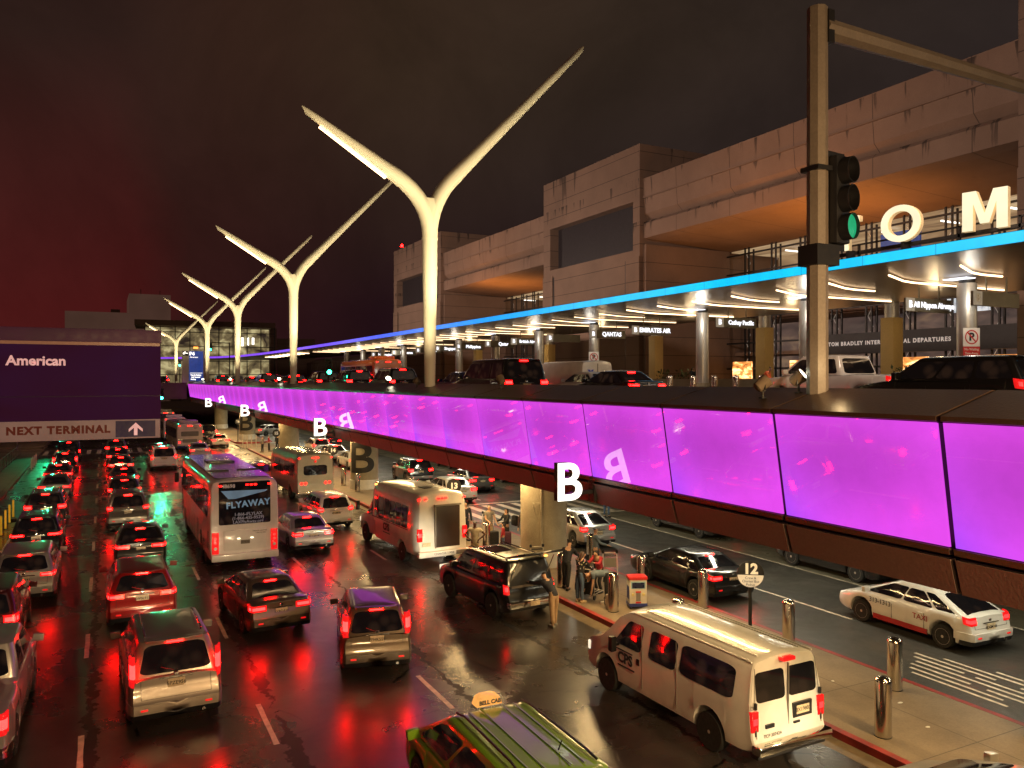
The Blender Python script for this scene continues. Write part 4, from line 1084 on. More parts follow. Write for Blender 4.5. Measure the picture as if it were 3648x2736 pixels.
def mkcar(name, label, cat, P, loc, rz=0, group='vehicles on the lower road', bodym=None, brake=True, plate=None, beam=0, rails=False, spoiler=True, tl='corner', bumper=None, mirrors=True, rear_lo=.10):
    C_ = thing(name, label, cat, loc, rz, group)
    build_car(C_, P, bodym, brake, plate, rails, spoiler, bumper, mirrors, rear_lo)
    if beam: spot('headlight_beam', (0, P['L']+.15, .72), (0, P['L']+6, .0), beam, (1, .76, .44), 70, .8, .12, parent=C_)
    return C_
def build_car(C_, P, bodym, brake=True, plate=None, rails=False, spoiler=True, bumper=None, mirrors=True, rear_lo=.1, roofm=None):
    L, W = P['L'], P['W']
    m = shell(P); cm, side, rear, front, dims, zz = cabin(P)
    m.build('body', bodym, C_, smooth=38)
    cm.build('cabin_shell', bodym if roofm is None else roofm, C_, smooth=38)
    us = P.get('side_u', [(.02, .30), (.33, .62), (.645, .97)])
    for sg in (-1, 1):
        for i, (u0, u1) in enumerate(us):
            roundquad(side(sg), u0, u1, .10, .86, r=.14).build('side_window', M_glass, C_, smooth=60)
    roundquad(rear, .035, .965, rear_lo, .90, r=.14).build('rear_window', M_glass, C_, smooth=60)
    roundquad(front, .02, .98, .04, .93, r=.1).build('windscreen', M_glass, C_, smooth=60)
    # lamps
    x0, z0, z1, ye = P.get('tail', (.52, .82, 1.0, .24))
    for sg in (-1, 1):
        rows = wrap(P, x0*W/2, z0, z1, ye, dz=P.get('taildz', .03)); o = strip_mesh(rows, sg).build('tail_light', M_lens, C_, smooth=50)
        # glowing core inside the lens
        r2 = wrap(P, lerp(x0*W/2, W/2*.85, .12), lerp(z0, z1, .28), lerp(z0, z1, .74), ye*.55, out=.02, steps=2, dz=P.get('taildz', .03)*.5)
        strip_mesh(r2, sg).build('lit_core', M_brake if brake else M_tail, o, smooth=50)
    if brake:
        f = .955; hw, ya, yb = dims(f); m = MB(); m.bb(-.17, .17, ya-.05, ya-.02, zz(f)-.016, zz(f)+.016); m.build('high_brake_light', M_brake, C_)
    if spoiler:
        hw, ya, yb = dims(1.); m = MB(); m.poly_z([(-hw+.1, ya+.12), (-hw+.14, ya-.06), (-hw*.4, ya-.11), (hw*.4, ya-.11), (hw-.14, ya-.06), (hw-.1, ya+.12)], P['roof']-.045, P['roof']-.012); m.build('spoiler', bodym if roofm is None else roofm, C_, bevel=.008)
    # plate, plate recess, bumper
    pz = P.get('plate_z', .88); f = .07+(pz-P.get('bump_z', .68))*P.get('rlean', .22) if pz > P.get('bump_z', .68) else 0
    m = MB(); m.bb(-.17, .17, f-.022, f-.005, pz-.085, pz+.085); o = m.build('number_plate', M_plateY, C_)
    text(plate or random.choice(['7KTR482', '8DGM106', '6WSL913', '7PNB265', '8ACJ741']), .105, M_blackmark, o, (0, f-.024, pz-.01), ext=.001, off=.002, name='plate_number')
    m = MB(); m.bb(-.32, .32, f-.010, f+.03, pz+.10, pz+.125); m.build('trim_strip', M_chrome, C_)
    rows = wrap(P, 0, P.get('bb0', .40), P.get('bb1', .60), .5, out=.016)
    mm = strip_mesh(rows, 1); m2 = strip_mesh(rows, -1); mm.add(m2.v, m2.f); mm.build('bumper', bumper or bodym, C_, smooth=50)
    rows = wrap(P, 0, .27, .395, .35, out=.010); mm = strip_mesh(rows, 1); m2 = strip_mesh(rows, -1); mm.add(m2.v, m2.f); mm.build('valance', M_black, C_, smooth=50)
    # tailgate seams, wiper, badge, exhaust
    ry = lambda z: ((.07+(z-P.get('bump_z', .68))*P.get('rlean', .22)) if z > P.get('bump_z', .68) else 0)-.003
    bt = P['belt']-.05; m = MB()
    for sg in (-1, 1): m.tube([(sg*W/2*.72, ry(z), z) for z in (.70, lerp(.7, bt, .5), bt)], .005, 5)
    m.tube([(-W/2*.72, ry(.70), .70), (W/2*.72, ry(.70), .70)], .005, 5); m.build('tailgate_seam', M_black, C_)
    if spoiler:
        a = rear(.5, rear_lo+.02); b_ = rear(.30, rear_lo+.17); m = MB(); m.tube([(a[0], a[1]-.02, a[2]), (b_[0], b_[1]-.012, b_[2])], .008, 5); m.box((a[0], a[1]-.01, a[2]), (.07, .04, .05)); m.build('rear_wiper', M_black, C_)
    m = MB(); m.tube([(W/2*.55, -.03, .33), (W/2*.55, .15, .33)], .035, 10); m.build('exhaust_tip', M_chrome, C_)
    m = MB(); m.bb(-.05, .05, ry(pz+.16)-.006, ry(pz+.16)+.01, pz+.14, pz+.20); m.build('badge', M_chrome, C_, bevel=.01)
    for sg in (-1, 1):
        m = MB(); m.bb(sg*W/2*.66-.07, sg*W/2*.66+.07, -.028, .0, .47, .51); m.build('reflector', M_lens, C_)
        if mirrors:
            ym = P['cab'][1]-.42; m = MB(); m.box((sg*(W/2+.09), ym, P['belt']+.10), (.22, .12, .16), ry=sg*.1); m.tube([(sg*(W/2-.06), ym, P['belt']+.02), (sg*(W/2+.06), ym, P['belt']+.06)], .025, 6); m.build('wing_mirror', bodym if sg else M_black, C_, bevel=.03)
        m = MB(); fx = W/2*.62; m.bb(sg*fx-.14, sg*fx+.14, L-.12, L-.03, .60, .70); m.build('headlight', M_head, C_, bevel=.03)
        # door lines and handles
        m = MB()
        for u in (.335, .63):
            y = lerp(P['cab'][0], P['cab'][1], u)+.1
            m.bb(sg*(W/2-.004), sg*(W/2+.0025), y-.006, y+.006, .38, P['belt']-.16)
        m.build('door_seam', M_black, C_)
        for u in (.37, .66):
            y = lerp(P['cab'][0], P['cab'][1], u)+.12; m = MB(); m.bb(sg*(W/2-.012), sg*(W/2+.016), y-.09, y+.09, P['belt']-.19, P['belt']-.16); m.build('door_handle', bodym, C_, bevel=.008)
        if rails:
            hw, ya, yb = dims(1.); m = MB(); m.tube([(sg*(hw-.14), ya+.25, P['roof']), (sg*(hw-.13), ya+.45, P['roof']+.06), (sg*(hw-.13), yb-.45, P['roof']+.06), (sg*(hw-.14), yb-.25, P['roof']-.01)], .018, 6); m.build('roof_rail', M_chrome, C_, smooth=50)
        for ya in (P['yr'], P['yf']):
            wheel(C_, sg*(W/2-.125), ya, P['wr'], .215, P.get('rim', M_rim), sg)
    m = MB(); m.bb(-W/2*.8, W/2*.8, .3, L-.4, .2, .3); m.build('underbody', M_dark, C_)
def Q(kind, **k):
    base = {
     'suv': dict(L=4.75, W=1.9, roof=1.72, belt=1.10, wr=.36, yr=.92, yf=3.75, cab=(.20, 3.62, .52, 2.85), top=[(0, 1.06), (.3, 1.10), (3.6, 1.07), (4.45, .96), (4.75, .84)], tail=(.60, .88, 1.10, .22), plate_z=.86, rlean=.24, bump_z=.70, wt=.735),
     'sedan': dict(L=4.75, W=1.82, roof=1.44, belt=.96, wr=.33, yr=1.0, yf=3.75, cab=(.55, 3.72, 1.35, 2.72), top=[(0, .98), (.1, 1.03), (.6, 1.05), (.9, .97), (3.6, .95), (4.4, .84), (4.75, .70)], tail=(.50, .78, .94, .22), plate_z=.76, rlean=.10, bump_z=.66, wt=.70, side_u=[(.02, .20), (.235, .56), (.585, .97)], rear_z=1),
     'hatch': dict(L=4.4, W=1.8, roof=1.62, belt=1.05, wr=.34, yr=.85, yf=3.45, cab=(.14, 3.45, .42, 2.5), top=[(0, .98), (.25, 1.04), (3.4, 1.0), (4.1, .90), (4.4, .76)], tail=(.70, .92, 1.12, .2), plate_z=.84, rlean=.22, bump_z=.66, wt=.72),
     'prius': dict(L=4.5, W=1.78, roof=1.50, belt=.98, wr=.33, yr=.88, yf=3.6, cab=(.12, 3.75, 1.25, 2.55), top=[(0, .98), (.15, 1.03), (3.5, .96), (4.2, .84), (4.5, .68)], tail=(.62, .80, 1.0, .2), plate_z=.72, rlean=.16, bump_z=.62, wt=.70, side_u=[(.05, .24), (.27, .58), (.60, .97)]),
     'minivan': dict(L=5.1, W=1.98, roof=1.78, belt=1.08, wr=.35, yr=1.0, yf=4.0, cab=(.16, 4.35, .42, 3.15), top=[(0, 1.04), (.3, 1.08), (4.2, 1.02), (4.85, .86), (5.1, .72)], tail=(.68, .9, 1.2, .2), plate_z=.95, rlean=.16, bump_z=.66, wt=.76, side_u=[(.02, .31), (.335, .63), (.655, .97)]),
     'truck': dict(L=5.8, W=2.0, roof=1.95, belt=1.28, wr=.40, yr=1.15, yf=4.75, cab=(1.95, 4.75, 2.2, 3.85), top=[(0, 1.22), (.4, 1.25), (1.7, 1.26), (4.4, 1.24), (5.5, 1.14), (5.8, 1.0)], tail=(.80, .80, 1.20, .14), plate_z=.56, rlean=.02, bump_z=.75, wt=.80, side_u=[(.03, .36), (.42, .95)]),
    }[kind].copy()
    base.update(k); return base
C_blk = paint('paint_black', (.008, .008, .009)); C_dk = paint('paint_charcoal', (.022, .022, .026), .3); C_red = paint('paint_red', (.28, .012, .012), .2)
C_sil = paint('paint_silver', (.42, .41, .39), .55, .32); C_wht = paint('paint_white', (.70, .68, .63), 0, .32); C_gld = paint('paint_champagne', (.36, .31, .25), .5, .34)
C_gry = paint('paint_grey', (.12, .115, .11), .5, .3); C_blu = paint('paint_blue', (.012, .03, .16), .4); C_mar = paint('paint_maroon', (.07, .008, .010), .3)
C_grn = paint('paint_taxi_green', (.17, .33, .02), 0, .3); C_org = paint('paint_orange', (.60, .16, .03), 0, .35); C_brn = paint('paint_bronze', (.10, .075, .05), .4)
GL = 'cars queuing in the left lanes'; GM = 'cars in the middle lanes'; GI = 'vehicles on the inner road under the deck'; GU = 'vehicles on the upper road'
B = 130
# near named ones -------------------------------------------------
mkcar('parked_car', 'grey crossover with champagne bumper, tall corner tail lights and roof rails, nearest in its lane', 'car', Q('suv', L=4.85, W=1.92, roof=1.80, tail=(.86, .95, 1.55, .16), plate_z=.95, cab=(.22, 3.75, .50, 2.9), rlean=.20), (1.38, 18.35, 0), R(1.5), GL, paint('paint_warm_grey', (.24, .21, .18), .5, .3), plate='5PZE956', rails=True, bumper=C_gld, beam=B)
c = bpy.data.objects[-1] if 0 else None
mkcar('parked_car', 'deep red electric crossover with hooked tail lights and plain red tailgate', 'car', Q('suv', L=4.8, W=1.95, roof=1.62, tail=(.50, .92, 1.06, .22), plate_z=.90, wt=.70), (1.02, 26.1, 0), 0, GL, C_red, beam=B)
mkcar('parked_car', 'glossy black saloon with chrome boot trim and wide L shaped tail lights', 'car', Q('sedan', L=4.9, W=1.87, tail=(.42, .80, .95, .24)), (1.28, 34.4, 0), R(-1), GL, C_blk, beam=B)
mkcar('parked_car', 'dark grey family off-roader with silver rear bumper and square plate recess', 'car', Q('suv', W=1.93, roof=1.74, tail=(.72, .98, 1.16, .2), plate_z=.88), (1.05, 43.5, 0), 0, GL, C_gry, rails=True, bumper=C_sil, beam=B)
PT = mkcar('pickup_truck', 'silver pickup truck cut off by the left edge of the picture, nearest vehicle there', 'pickup truck', Q('truck', W=2.03), (-2.55, 17.4, 0), R(-1), GL, C_sil, spoiler=False, bumper=M_chrome, beam=B)
mkcar('parked_car', 'dark crossover with champagne lower bumper behind the silver pickup, cut by the left edge', 'car', Q('suv', L=4.6, W=1.88), (-2.95, 25.0, 0), 0, GL, C_mar, bumper=C_gld, beam=B)
mkcar('parked_car', 'silver crossover with dark tailgate glass, third from the front in the leftmost lane', 'car', Q('suv', L=4.6, W=1.88, roof=1.66, tail=(.5, .92, 1.04, .24)), (-2.35, 30.4, 0), 0, GL, C_sil, beam=B)
mkcar('parked_car', 'black crossover with wishbone tail lights and chrome strip in the leftmost lane', 'car', Q('suv', roof=1.68, tail=(.44, .94, 1.05, .26)), (-2.5, 38.1, 0), 0, GL, C_blk, beam=B)
mkcar('parked_car', 'dark saloon-backed crossover with bright roof-edge brake light beside the yellow posts', 'car', Q('suv', L=4.6, roof=1.66), (-2.65, 46.3, 0), 0, GL, C_dk, rails=True, beam=B)
mkcar('parked_car', 'grey saloon beside the yellow posts, brake lights out', 'car', Q('sedan'), (-2.7, 55.8, 0), 0, GL, C_gry, brake=False, spoiler=False, beam=B)
mkcar('parked_car', 'maroon saloon ahead of the grey saloon in the leftmost lane', 'car', Q('sedan', W=1.8), (-2.85, 63.4, 0), 0, GL, C_mar, spoiler=False, beam=B)
mkcar('parked_car', 'black tall hatchback with upright tail lights in the leftmost lane near the crosswalk', 'car', Q('hatch', tail=(.82, .9, 1.3, .16)), (-2.75, 72.0, 0), 0, GL, C_blk, beam=B)
mkcar('parked_car', 'black boxy off-roader farthest in the leftmost lane under the overhead sign', 'car', Q('suv', roof=1.86, wt=.82, tail=(.82, .9, 1.1, .14)), (-2.8, 81.2, 0), 0, GL, C_blk, beam=B)
mkcar('parked_car', 'black hatchback with one bright brake light ahead of the dark grey off-roader', 'car', Q('hatch', L=4.3), (1.05, 51.3, 0), 0, GL, C_blk, beam=B)
mkcar('parked_car', 'charcoal coupe-like saloon in the second lane with lit plate', 'car', Q('sedan', roof=1.40), (1.2, 59.2, 0), 0, GL, C_dk, spoiler=False, beam=B)
mkcar('parked_car', 'black low saloon with thin brake light in the second lane', 'car', Q('sedan', roof=1.42), (1.15, 67.8, 0), 0, GL, C_blk, spoiler=False, beam=B)
mkcar('parked_car', 'dark saloon second from the crosswalk in the second lane', 'car', Q('sedan'), (1.05, 75.8, 0), 0, GL, C_dk, spoiler=False, beam=B)
mkcar('parked_car', 'dark crossover stopped at the crosswalk in the second lane', 'car', Q('suv'), (1.0, 83.6, 0), 0, GL, C_gry, beam=B)
mkcar('parked_car', 'white full-size off-roader alone left of the coach', 'car', Q('suv', L=5.2, W=2.03, roof=1.92, wt=.80, tail=(.84, .92, 1.28, .16), plate_z=1.0, yf=4.1, cab=(.18, 4.1, .42, 3.2), top=[(0, 1.1), (.3, 1.14), (4.1, 1.12), (4.9, 1.0), (5.2, .86)]), (4.35, 70.5, 0), 0, GM, C_wht, rails=True, beam=B)
mkcar('parked_car', 'dark saloon just ahead of the white off-roader', 'car', Q('sedan'), (4.6, 80.0, 0), 0, GM, C_dk, spoiler=False, beam=B)
mkcar('parked_car', 'silver saloon with dark glass crossing in front of the coach', 'car', Q('sedan'), (7.9, 79.0, 0), R(-2), GM, C_sil, brake=False, spoiler=False)
mkcar('parked_car', 'dark grey-brown saloon with curled tail lights, alone in the middle of the road', 'car', Q('sedan', W=1.84, tail=(.46, .80, .97, .26), L=4.7), (4.55, 23.4, 0), R(5), GM, C_brn, spoiler=False, plate='6YBD320', beam=B)
mkcar('moving_car', 'bronze-grey hatchback with tall tail lights and purple reflection on its roof', 'car', Q('hatch', L=4.5, W=1.78, roof=1.66, tail=(.80, 1.0, 1.5, .14), plate_z=.92), (6.05, 19.2, 0), R(-13), GM, C_brn, brake=True, plate='7FHK559', beam=0)
mkcar('parked_car', 'champagne silver saloon between the coach and the white shuttle bus', 'car', Q('sedan', L=4.85, W=1.84), (7.95, 34.0, 0), R(2), GM, C_sil, spoiler=False, beam=0)
mkcar('parked_car', 'white compact crossover ahead of the champagne saloon', 'car', Q('hatch', L=4.5, W=1.83, roof=1.66), (10.2, 38.9, 0), R(2), GM, C_wht, beam=B)
mkcar('parked_car', 'blue saloon half hidden behind the coach', 'car', Q('sedan'), (6.9, 45.2, 0), 0, GM, C_blu, spoiler=False)
mkcar('parked_car', 'pale saloon unloading by the kerb, left of the grey shuttle bus', 'car', Q('hatch'), (9.6, 56.5, 0), R(-4), GM, C_gld, beam=0)
mkcar('parked_car', 'white saloon with glaring brake lights right of the city bus', 'car', Q('sedan', W=1.88), (11.2, 91, 0), 0, GM, C_wht, spoiler=False, beam=B)
mkcar('parked_car', 'dark minivan with rear door light beyond the white saloon by the city bus', 'car', Q('minivan'), (11.5, 104, 0), 0, GM, C_blk, brake=False)
# inner road
mkcar('taxi', 'silver liftback taxi beside the nearest concrete column', 'taxi', Q('prius'), (19.2, 29.2, 0), R(-3), GI, C_sil, brake=True, spoiler=False)
mkcar('moving_car', 'black low saloon behind the round sign 12', 'car', Q('sedan', L=5.0, W=1.88, roof=1.42), (18.6, 20.2, 0), R(-1), GI, C_blk, brake=True, spoiler=False)
cab = mkcar('taxi', 'white liftback cab with red sill stripe, nearest on the inner road', 'taxi', Q('prius', L=4.6, W=1.8), (21.4, 13.3, 0), R(-2), GI, C_wht, brake=False, spoiler=False)
m = MB(); m.bb(-.908, -.897, 1.33, 3.15, .25, .40); m.build('red_sill_stripe', mat('cab_red', (.35, .02, .02), .35), cab)
text('313-1313', .2, M_blackmark, cab, (-.915, 2.9, .78), rot=(PI/2, 0, -PI/2), name='cab_lettering'); text('TAXI', .22, mat('cab_red', (.35, .02, .02)), cab, (-.915, 1.55, .68), rot=(PI/2, 0, -PI/2), name='cab_lettering')
mkcar('parked_car', 'black crossover with chrome bumper right of the painted column', 'car', Q('suv', L=4.7), (20.0, 53.2, 0), R(-2), GI, C_blk, bumper=C_sil)
mkcar('taxi', 'white saloon taxi partly behind the round sign 13', 'taxi', Q('sedan', W=1.86), (19.0, 43.4, 0), 0, GI, C_wht, brake=True, spoiler=False)
mkcar('parked_car', 'dark grey saloon overtaking the white taxi', 'car', Q('sedan'), (21.9, 47.0, 0), R(-1), GI, C_gry, spoiler=False)
mkcar('parked_car', 'white low saloon with red brake lights just left of the painted column', 'car', Q('sedan'), (18.6, 63.4, 0), 0, GI, C_wht, spoiler=False)
mkcar('taxi', 'yellow-lit liftback taxi in the queue behind the white letter B', 'taxi', Q('prius'), (18.6, 70.2, 0), 0, GI, C_gld, spoiler=False)
mkcar('parked_car', 'white car farthest in the inner queue beside the pale column', 'car', Q('hatch'), (18.9, 77.6, 0), 0, GI, C_wht, brake=True)
mkcar('parked_car', 'dark car turning at the far end of the inner road', 'car', Q('sedan'), (21.8, 84.5, 0), 0, GI, C_dk, spoiler=False)
mkcar('parked_car', 'silver saloon crossing beyond the fourth column', 'car', Q('sedan'), (17.6, 108, 0), R(-60), GI, C_sil, brake=False, spoiler=False)
mkcar('parked_car', 'dark parked crossover with twin-spoke wheels under the wall, nearest to the cab', 'car', Q('suv', L=5.0, yf=4.0, yr=.95), (25.3, 19.3, 0), 0, GI, C_blk, brake=False)
mkcar('parked_car', 'dark parked saloon showing only its wheels under the wall', 'car', Q('sedan', L=5.1, yf=4.2, yr=.95), (25.6, 28.3, 0), 0, GI, C_dk, brake=False, spoiler=False)
mkcar('parked_car', 'blue-black parked car on the far side of the inner road', 'car', Q('sedan'), (26.3, 50.5, 0), 0, GI, C_blk, brake=False, spoiler=False)
mkcar('parked_car', 'parked pale car far along the inner kerb', 'car', Q('hatch'), (26.3, 60.5, 0), 0, GI, C_sil, brake=False)
# upper road
Z = 6.3
mkcar('pickup_truck', 'white double-cab pickup on the upper road behind the signal mast', 'pickup truck', Q('truck', L=5.9), (23.2, 17.1, Z), 0, GU, C_wht, brake=False, spoiler=False)
mkcar('moving_car', 'large dark crossover on the upper road at the right edge', 'car', Q('suv', L=5.0, roof=1.66), (18.9, 10.4, Z), 0, GU, C_blk, brake=False)
mkcar('moving_car', 'black low saloon on the upper road with red brake light, left of the kerb bollards', 'car', Q('sedan', roof=1.46), (19.2, 25.6, Z), 0, GU, C_blk, spoiler=False)
mkcar('moving_car', 'white saloon half hidden behind the black low saloon on the upper road', 'car', Q('sedan', roof=1.48), (21.8, 31.8, Z), 0, GU, C_wht, brake=False, spoiler=False)
mkcar('moving_car', 'huge black off-roader with wide red brake light on the upper road', 'car', Q('suv', L=5.6, W=2.05, roof=1.92, wt=.80, yf=4.4, cab=(.18, 4.5, .42, 3.5), top=[(0, 1.12), (.3, 1.16), (4.4, 1.14), (5.3, 1.02), (5.6, .88)]), (14.6, 27.2, Z), 0, GU, C_blk)
mkcar('moving_car', 'low dark car in front of the huge black off-roader by the tallest lamp', 'car', Q('sedan', roof=1.5), (17.6, 38.0, Z), 0, GU, C_blu, brake=False, spoiler=False)
mkcar('moving_car', 'black crossover with roof rails just left of the tallest lamp', 'car', Q('suv', roof=1.74), (15.2, 43.0, Z), 0, GU, C_blk, rails=True)
mkcar('moving_car', 'dark crossover seen behind the tallest lamp on the upper road', 'car', Q('suv'), (15.0, 51.0, Z), 0, GU, C_dk)
upp = [(15.2, 60, 'suv', C_dk, 'dark crossover by the distant green light'), (19, 66, 'sedan', C_wht, 'white saloon beyond the orange bus nose'), (15.4, 74, 'sedan', C_gry, 'grey saloon right of the second tallest lamp'),
       (15.1, 84, 'suv', C_blk, 'black crossover left of the second tallest lamp'), (18.8, 88, 'hatch', C_gry, 'grey hatchback between the distant lamps'), (15.4, 96, 'sedan', C_wht, 'white saloon by the third tallest lamp'),
       (18.8, 101, 'suv', C_red, 'red crossover near the third tallest lamp'), (15.4, 108, 'hatch', C_sil, 'silver hatchback right of the fourth tallest lamp'), (18.6, 114, 'sedan', C_red, 'red saloon by the blue parking sign'), (15, 119, 'suv', C_dk, 'dark crossover at the foot of the blue parking sign')]
for x, y, kd, cm_, lb in upp: mkcar('moving_car', lb+', upper road', 'car', Q(kd), (x, y, Z), 0, GU, cm_, spoiler=False)
for k, (x, y) in enumerate(((-2, 124), (3.5, 125.5), (8.3, 123.5))):
    mkcar('moving_car', 'dark car crossing the far bridge, %s from the left' % ordn[k], 'car', Q(('sedan', 'suv', 'hatch')[k]), (x, y, Z), R(80), GU, (C_dk, C_mar, C_gry)[k], spoiler=False)
# ------------------------------------------------------------------ vans and buses
def vx(P, y, z): return plan(P['L'], P['W'], y, P.get('rt', .88), P.get('ft', .78))*pl(P['wz'], z)
def sidefn(P, sg, e=.008):
    return lambda y, z: (sg*(vx(P, y, z)+e), y, z)
def rearfn(P, e=.008):
    rl = P.get('rlean', .22); zb = P.get('bump_z', .68)
    return lambda x, z: (x, (.07+(z-zb)*rl if z > zb else 0)-e, z)
def van_common(C_, P, bodym, windows, rwins, wheels=True, rim=None, lamps=None):
    shell(P).build('body', bodym, C_, smooth=34)
    for sg in (-1, 1):
        for (y0, y1, z0, z1, r) in windows: roundquad(sidefn(P, sg), y0, y1, z0, z1, r=r).build('side_window', M_glass, C_, smooth=60)
    for (x0, x1, z0, z1, r) in rwins: roundquad(rearfn(P), x0, x1, z0, z1, r=r).build('rear_window', M_glass, C_, smooth=60)
def rlamp(C_, P, x, z0, z1, w, lit=M_brake, wrapy=.0):
    rf = rearfn(P, .0)
    for sg in (-1, 1):
        a = rf(0, (z0+z1)/2)[1]
        m = MB(); m.bb(sg*x-w/2, sg*x+w/2, a-.03, a+.08, z0, z1); o = m.build('tail_light', M_lens, C_, bevel=.012)
        m = MB(); m.bb(sg*x-w*.32, sg*x+w*.32, a-.036, a-.03, lerp(z0, z1, .35), lerp(z0, z1, .66)); m.build('lit_core', lit, o)
# white passenger van ------------------------------------------------
VP = dict(L=5.75, W=2.02, sill=.33, wr=.39, yr=1.22, yf=4.75, top=[(0, 2.02), (.15, 2.06), (3.9, 2.06), (4.15, 2.0), (4.95, 1.26), (5.05, 1.22), (5.6, 1.08), (5.75, .95)],
          wz=[(.3, .965), (.7, 1.0), (1.15, 1.0), (1.3, .985), (1.9, .87), (2.0, .80), (2.06, .72)], rlean=.10, bump_z=.62, rt=.93, ft=.84, crown=1.1)
V = thing('passenger_van', 'white passenger van parked at the red kerb with CPS lettering on its front door', 'van', (11.75, 11.2, 0), R(1.2), 'vehicles on the lower road')
van_common(V, VP, C_wht, [(.55, 2.12, 1.25, 1.86, .16), (2.25, 3.15, 1.25, 1.86, .16)], [(-.80, -.045, 1.28, 1.84, .14), (.045, .80, 1.28, 1.84, .14)])
for sg in (-1, 1):
    # front door window with raked leading edge
    fn = sidefn(VP, sg)
    roundquad(lambda u, v, fn=fn: fn(lerp(3.42, lerp(4.42, 3.95, v), u), lerp(1.27, 1.86, v)), 0, 1, 0, 1, r=.14).build('door_window', M_glass, V, smooth=60)
    m = MB(); m.box((sg*1.20, 4.22, 1.30), (.14, .14, .34)); m.tube([(sg*.98, 4.25, 1.25), (sg*1.15, 4.22, 1.25)], .03, 6); m.build('wing_mirror', M_black, V, bevel=.03)
    for y in (1.22, 4.75): wheel(V, sg*.875, y, .385, .24, M_rim, sg, 7)
    m = MB(); m.bb(sg*1.008-.006, sg*1.008+.006, 3.36, 3.375, .5, 1.9); m.bb(sg*1.008-.006, sg*1.008+.006, 2.19, 2.2, .5, 1.9); m.build('door_seam', M_bumpgrey, V)
    m = MB(); m.bb(sg*1.01-.012, sg*1.01+.02, 3.46, 3.56, .98, 1.12); m.build('door_handle', M_black, V, bevel=.01)
    m = MB(); m.box((sg*.80, 5.60, .84), (.24, .12, .22)); m.build('headlight', M_head, V, bevel=.03)
    m = MB()
    for k in range(3):
        x = sg*(.16+.2*k) if k else sg*.12
        m.bb(x-.012, x+.012, .35, 3.8, 2.105-.012*k, 2.122-.012*k)
    m.build('roof_rib', C_wht, V)
    m = MB(); m.tube([(sg*.80, .25, 2.03), (sg*.80, 3.9, 2.03)], .022, 6); m.build('rain_gutter', C_wht, V)
rlamp(V, VP, .88, .78, 1.16, .17, M_tail)
m = MB(); m.bb(-.008, .008, .085, .13, .66, 1.95); m.tube([(-.86, .06, .66), (-.86, .11, 1.2), (-.80, .18, 1.93)], .006, 5); m.tube([(.86, .06, .66), (.86, .11, 1.2), (.80, .18, 1.93)], .006, 5); m.build('rear_door_seam', M_bumpgrey, V)
for x, z in ((-.87, .7), (-.86, 1.2), (.87, .7), (.86, 1.2)):
    m = MB(); m.bb(x-.02, x+.02, .07, .12, z, z+.12); m.build('hinge', M_black, V)
m = MB(); m.bb(.12, .62, .075, .12, .86, 1.14); o = m.build('plate_frame', M_black, V)
m = MB(); m.bb(.20, .54, .068, .076, .92, 1.08); m.build('number_plate', M_plateY, V); text('8X19802', .11, M_blackmark, V, (.37, .062, 1.0), ext=.001, name='plate_number')
m = MB(); m.bb(-.62, -.40, .06, .1, .80, .87); m.bb(.12, .28, .06, .1, .76, .80); m.build('badge', M_black, V)
text('TCP 30742A', .09, M_blackmark, V, (-.45, .055, .665), name='licence_lettering', ext=.001); text('28', .1, M_blackmark, V, (-.93, .09, 1.24), name='fleet_number', ext=.001)
m = MB(); m.bb(-.16, .16, .06, .2, 1.99, 2.06); m.build('high_brake_light', M_lens, V, bevel=.015)
m = MB(); m.bb(-.97, .97, -.14, .10, .40, .58); m.build('bumper', M_chrome, V, bevel=.05)
m = MB(); m.bb(-.90, .90, -.02, .2, .28, .40); m.build('bumper_valance', M_dark, V, bevel=.03)
def cps(par, x, y, z, s, under=None, grn=False):
    rot = (PI/2, 0, -PI/2)
    text('CPS', s, M_logo, par, (x, y, z), rot=rot, off=.03*s, name='logo_lettering', spacing=1.0)
    m = MB(); m.bb(x-.004, x+.004, y-s*.85, y+s*1.05, z+s*.50, z+s*.58) if not grn else None
    m.bb(x-.004, x+.004, y-s*1.05, y+s*.85, z-s*.60, z-s*.50); m.build('logo_bar', M_logo if not grn else M_logogreen, par)
M_logo = mat('logo_navy', (.02, .035, .05), .5); M_logogreen = mat('logo_green', (.02, .20, .10), .5)
cps(V, -1.02, 3.98, .98, .33)
# CPS shuttle bus ----------------------------------------------------
SP = dict(L=5.15, W=2.36, sill=.42, wr=.39, yr=1.55, yf=9.0, top=[(0, 2.80), (.2, 2.86), (4.6, 2.86), (5.0, 2.74), (5.15, 2.5)],
          wz=[(.4, .95), (.8, 1.0), (1.5, 1.0), (2.3, .97), (2.6, .94), (2.8, .86), (2.86, .8)], rlean=.045, bump_z=.6, rt=.86, ft=.9, flean=0, crown=1.2)
S2 = thing('shuttle_bus', 'white cutaway shuttle bus with CPS lettering, dark rear door and a man standing behind it', 'bus', (12.05, 29.6, 0), R(3), 'vehicles on the lower road')
def shell_body(P, par, bm): shell(P).build('body', bm, par, smooth=34)
shell_body(SP, S2, C_wht)
for sg in (-1, 1):
    fn = sidefn(SP, sg, .012)
    for k in range(6): roundquad(fn, .92+.66*k, .92+.66*k+.61, 1.42, 2.32, r=.12).build('side_window', M_glass, S2, smooth=60)
    m = MB(); m.bb(sg*1.17-.012, sg*1.17+.012, .86, 4.95, 1.355, 1.395); m.build('window_trim', M_black, S2)
    for y, rm in ((1.55, M_white), ): wheel(S2, sg*1.03, y, .39, .26, M_whl, sg, 8) if 'M_whl' in globals() else wheel(S2, sg*1.03, y, .39, .26, M_white, sg, 16)
    wheel(S2, sg*.93, 6.25, .39, .24, M_rim, sg, 8)
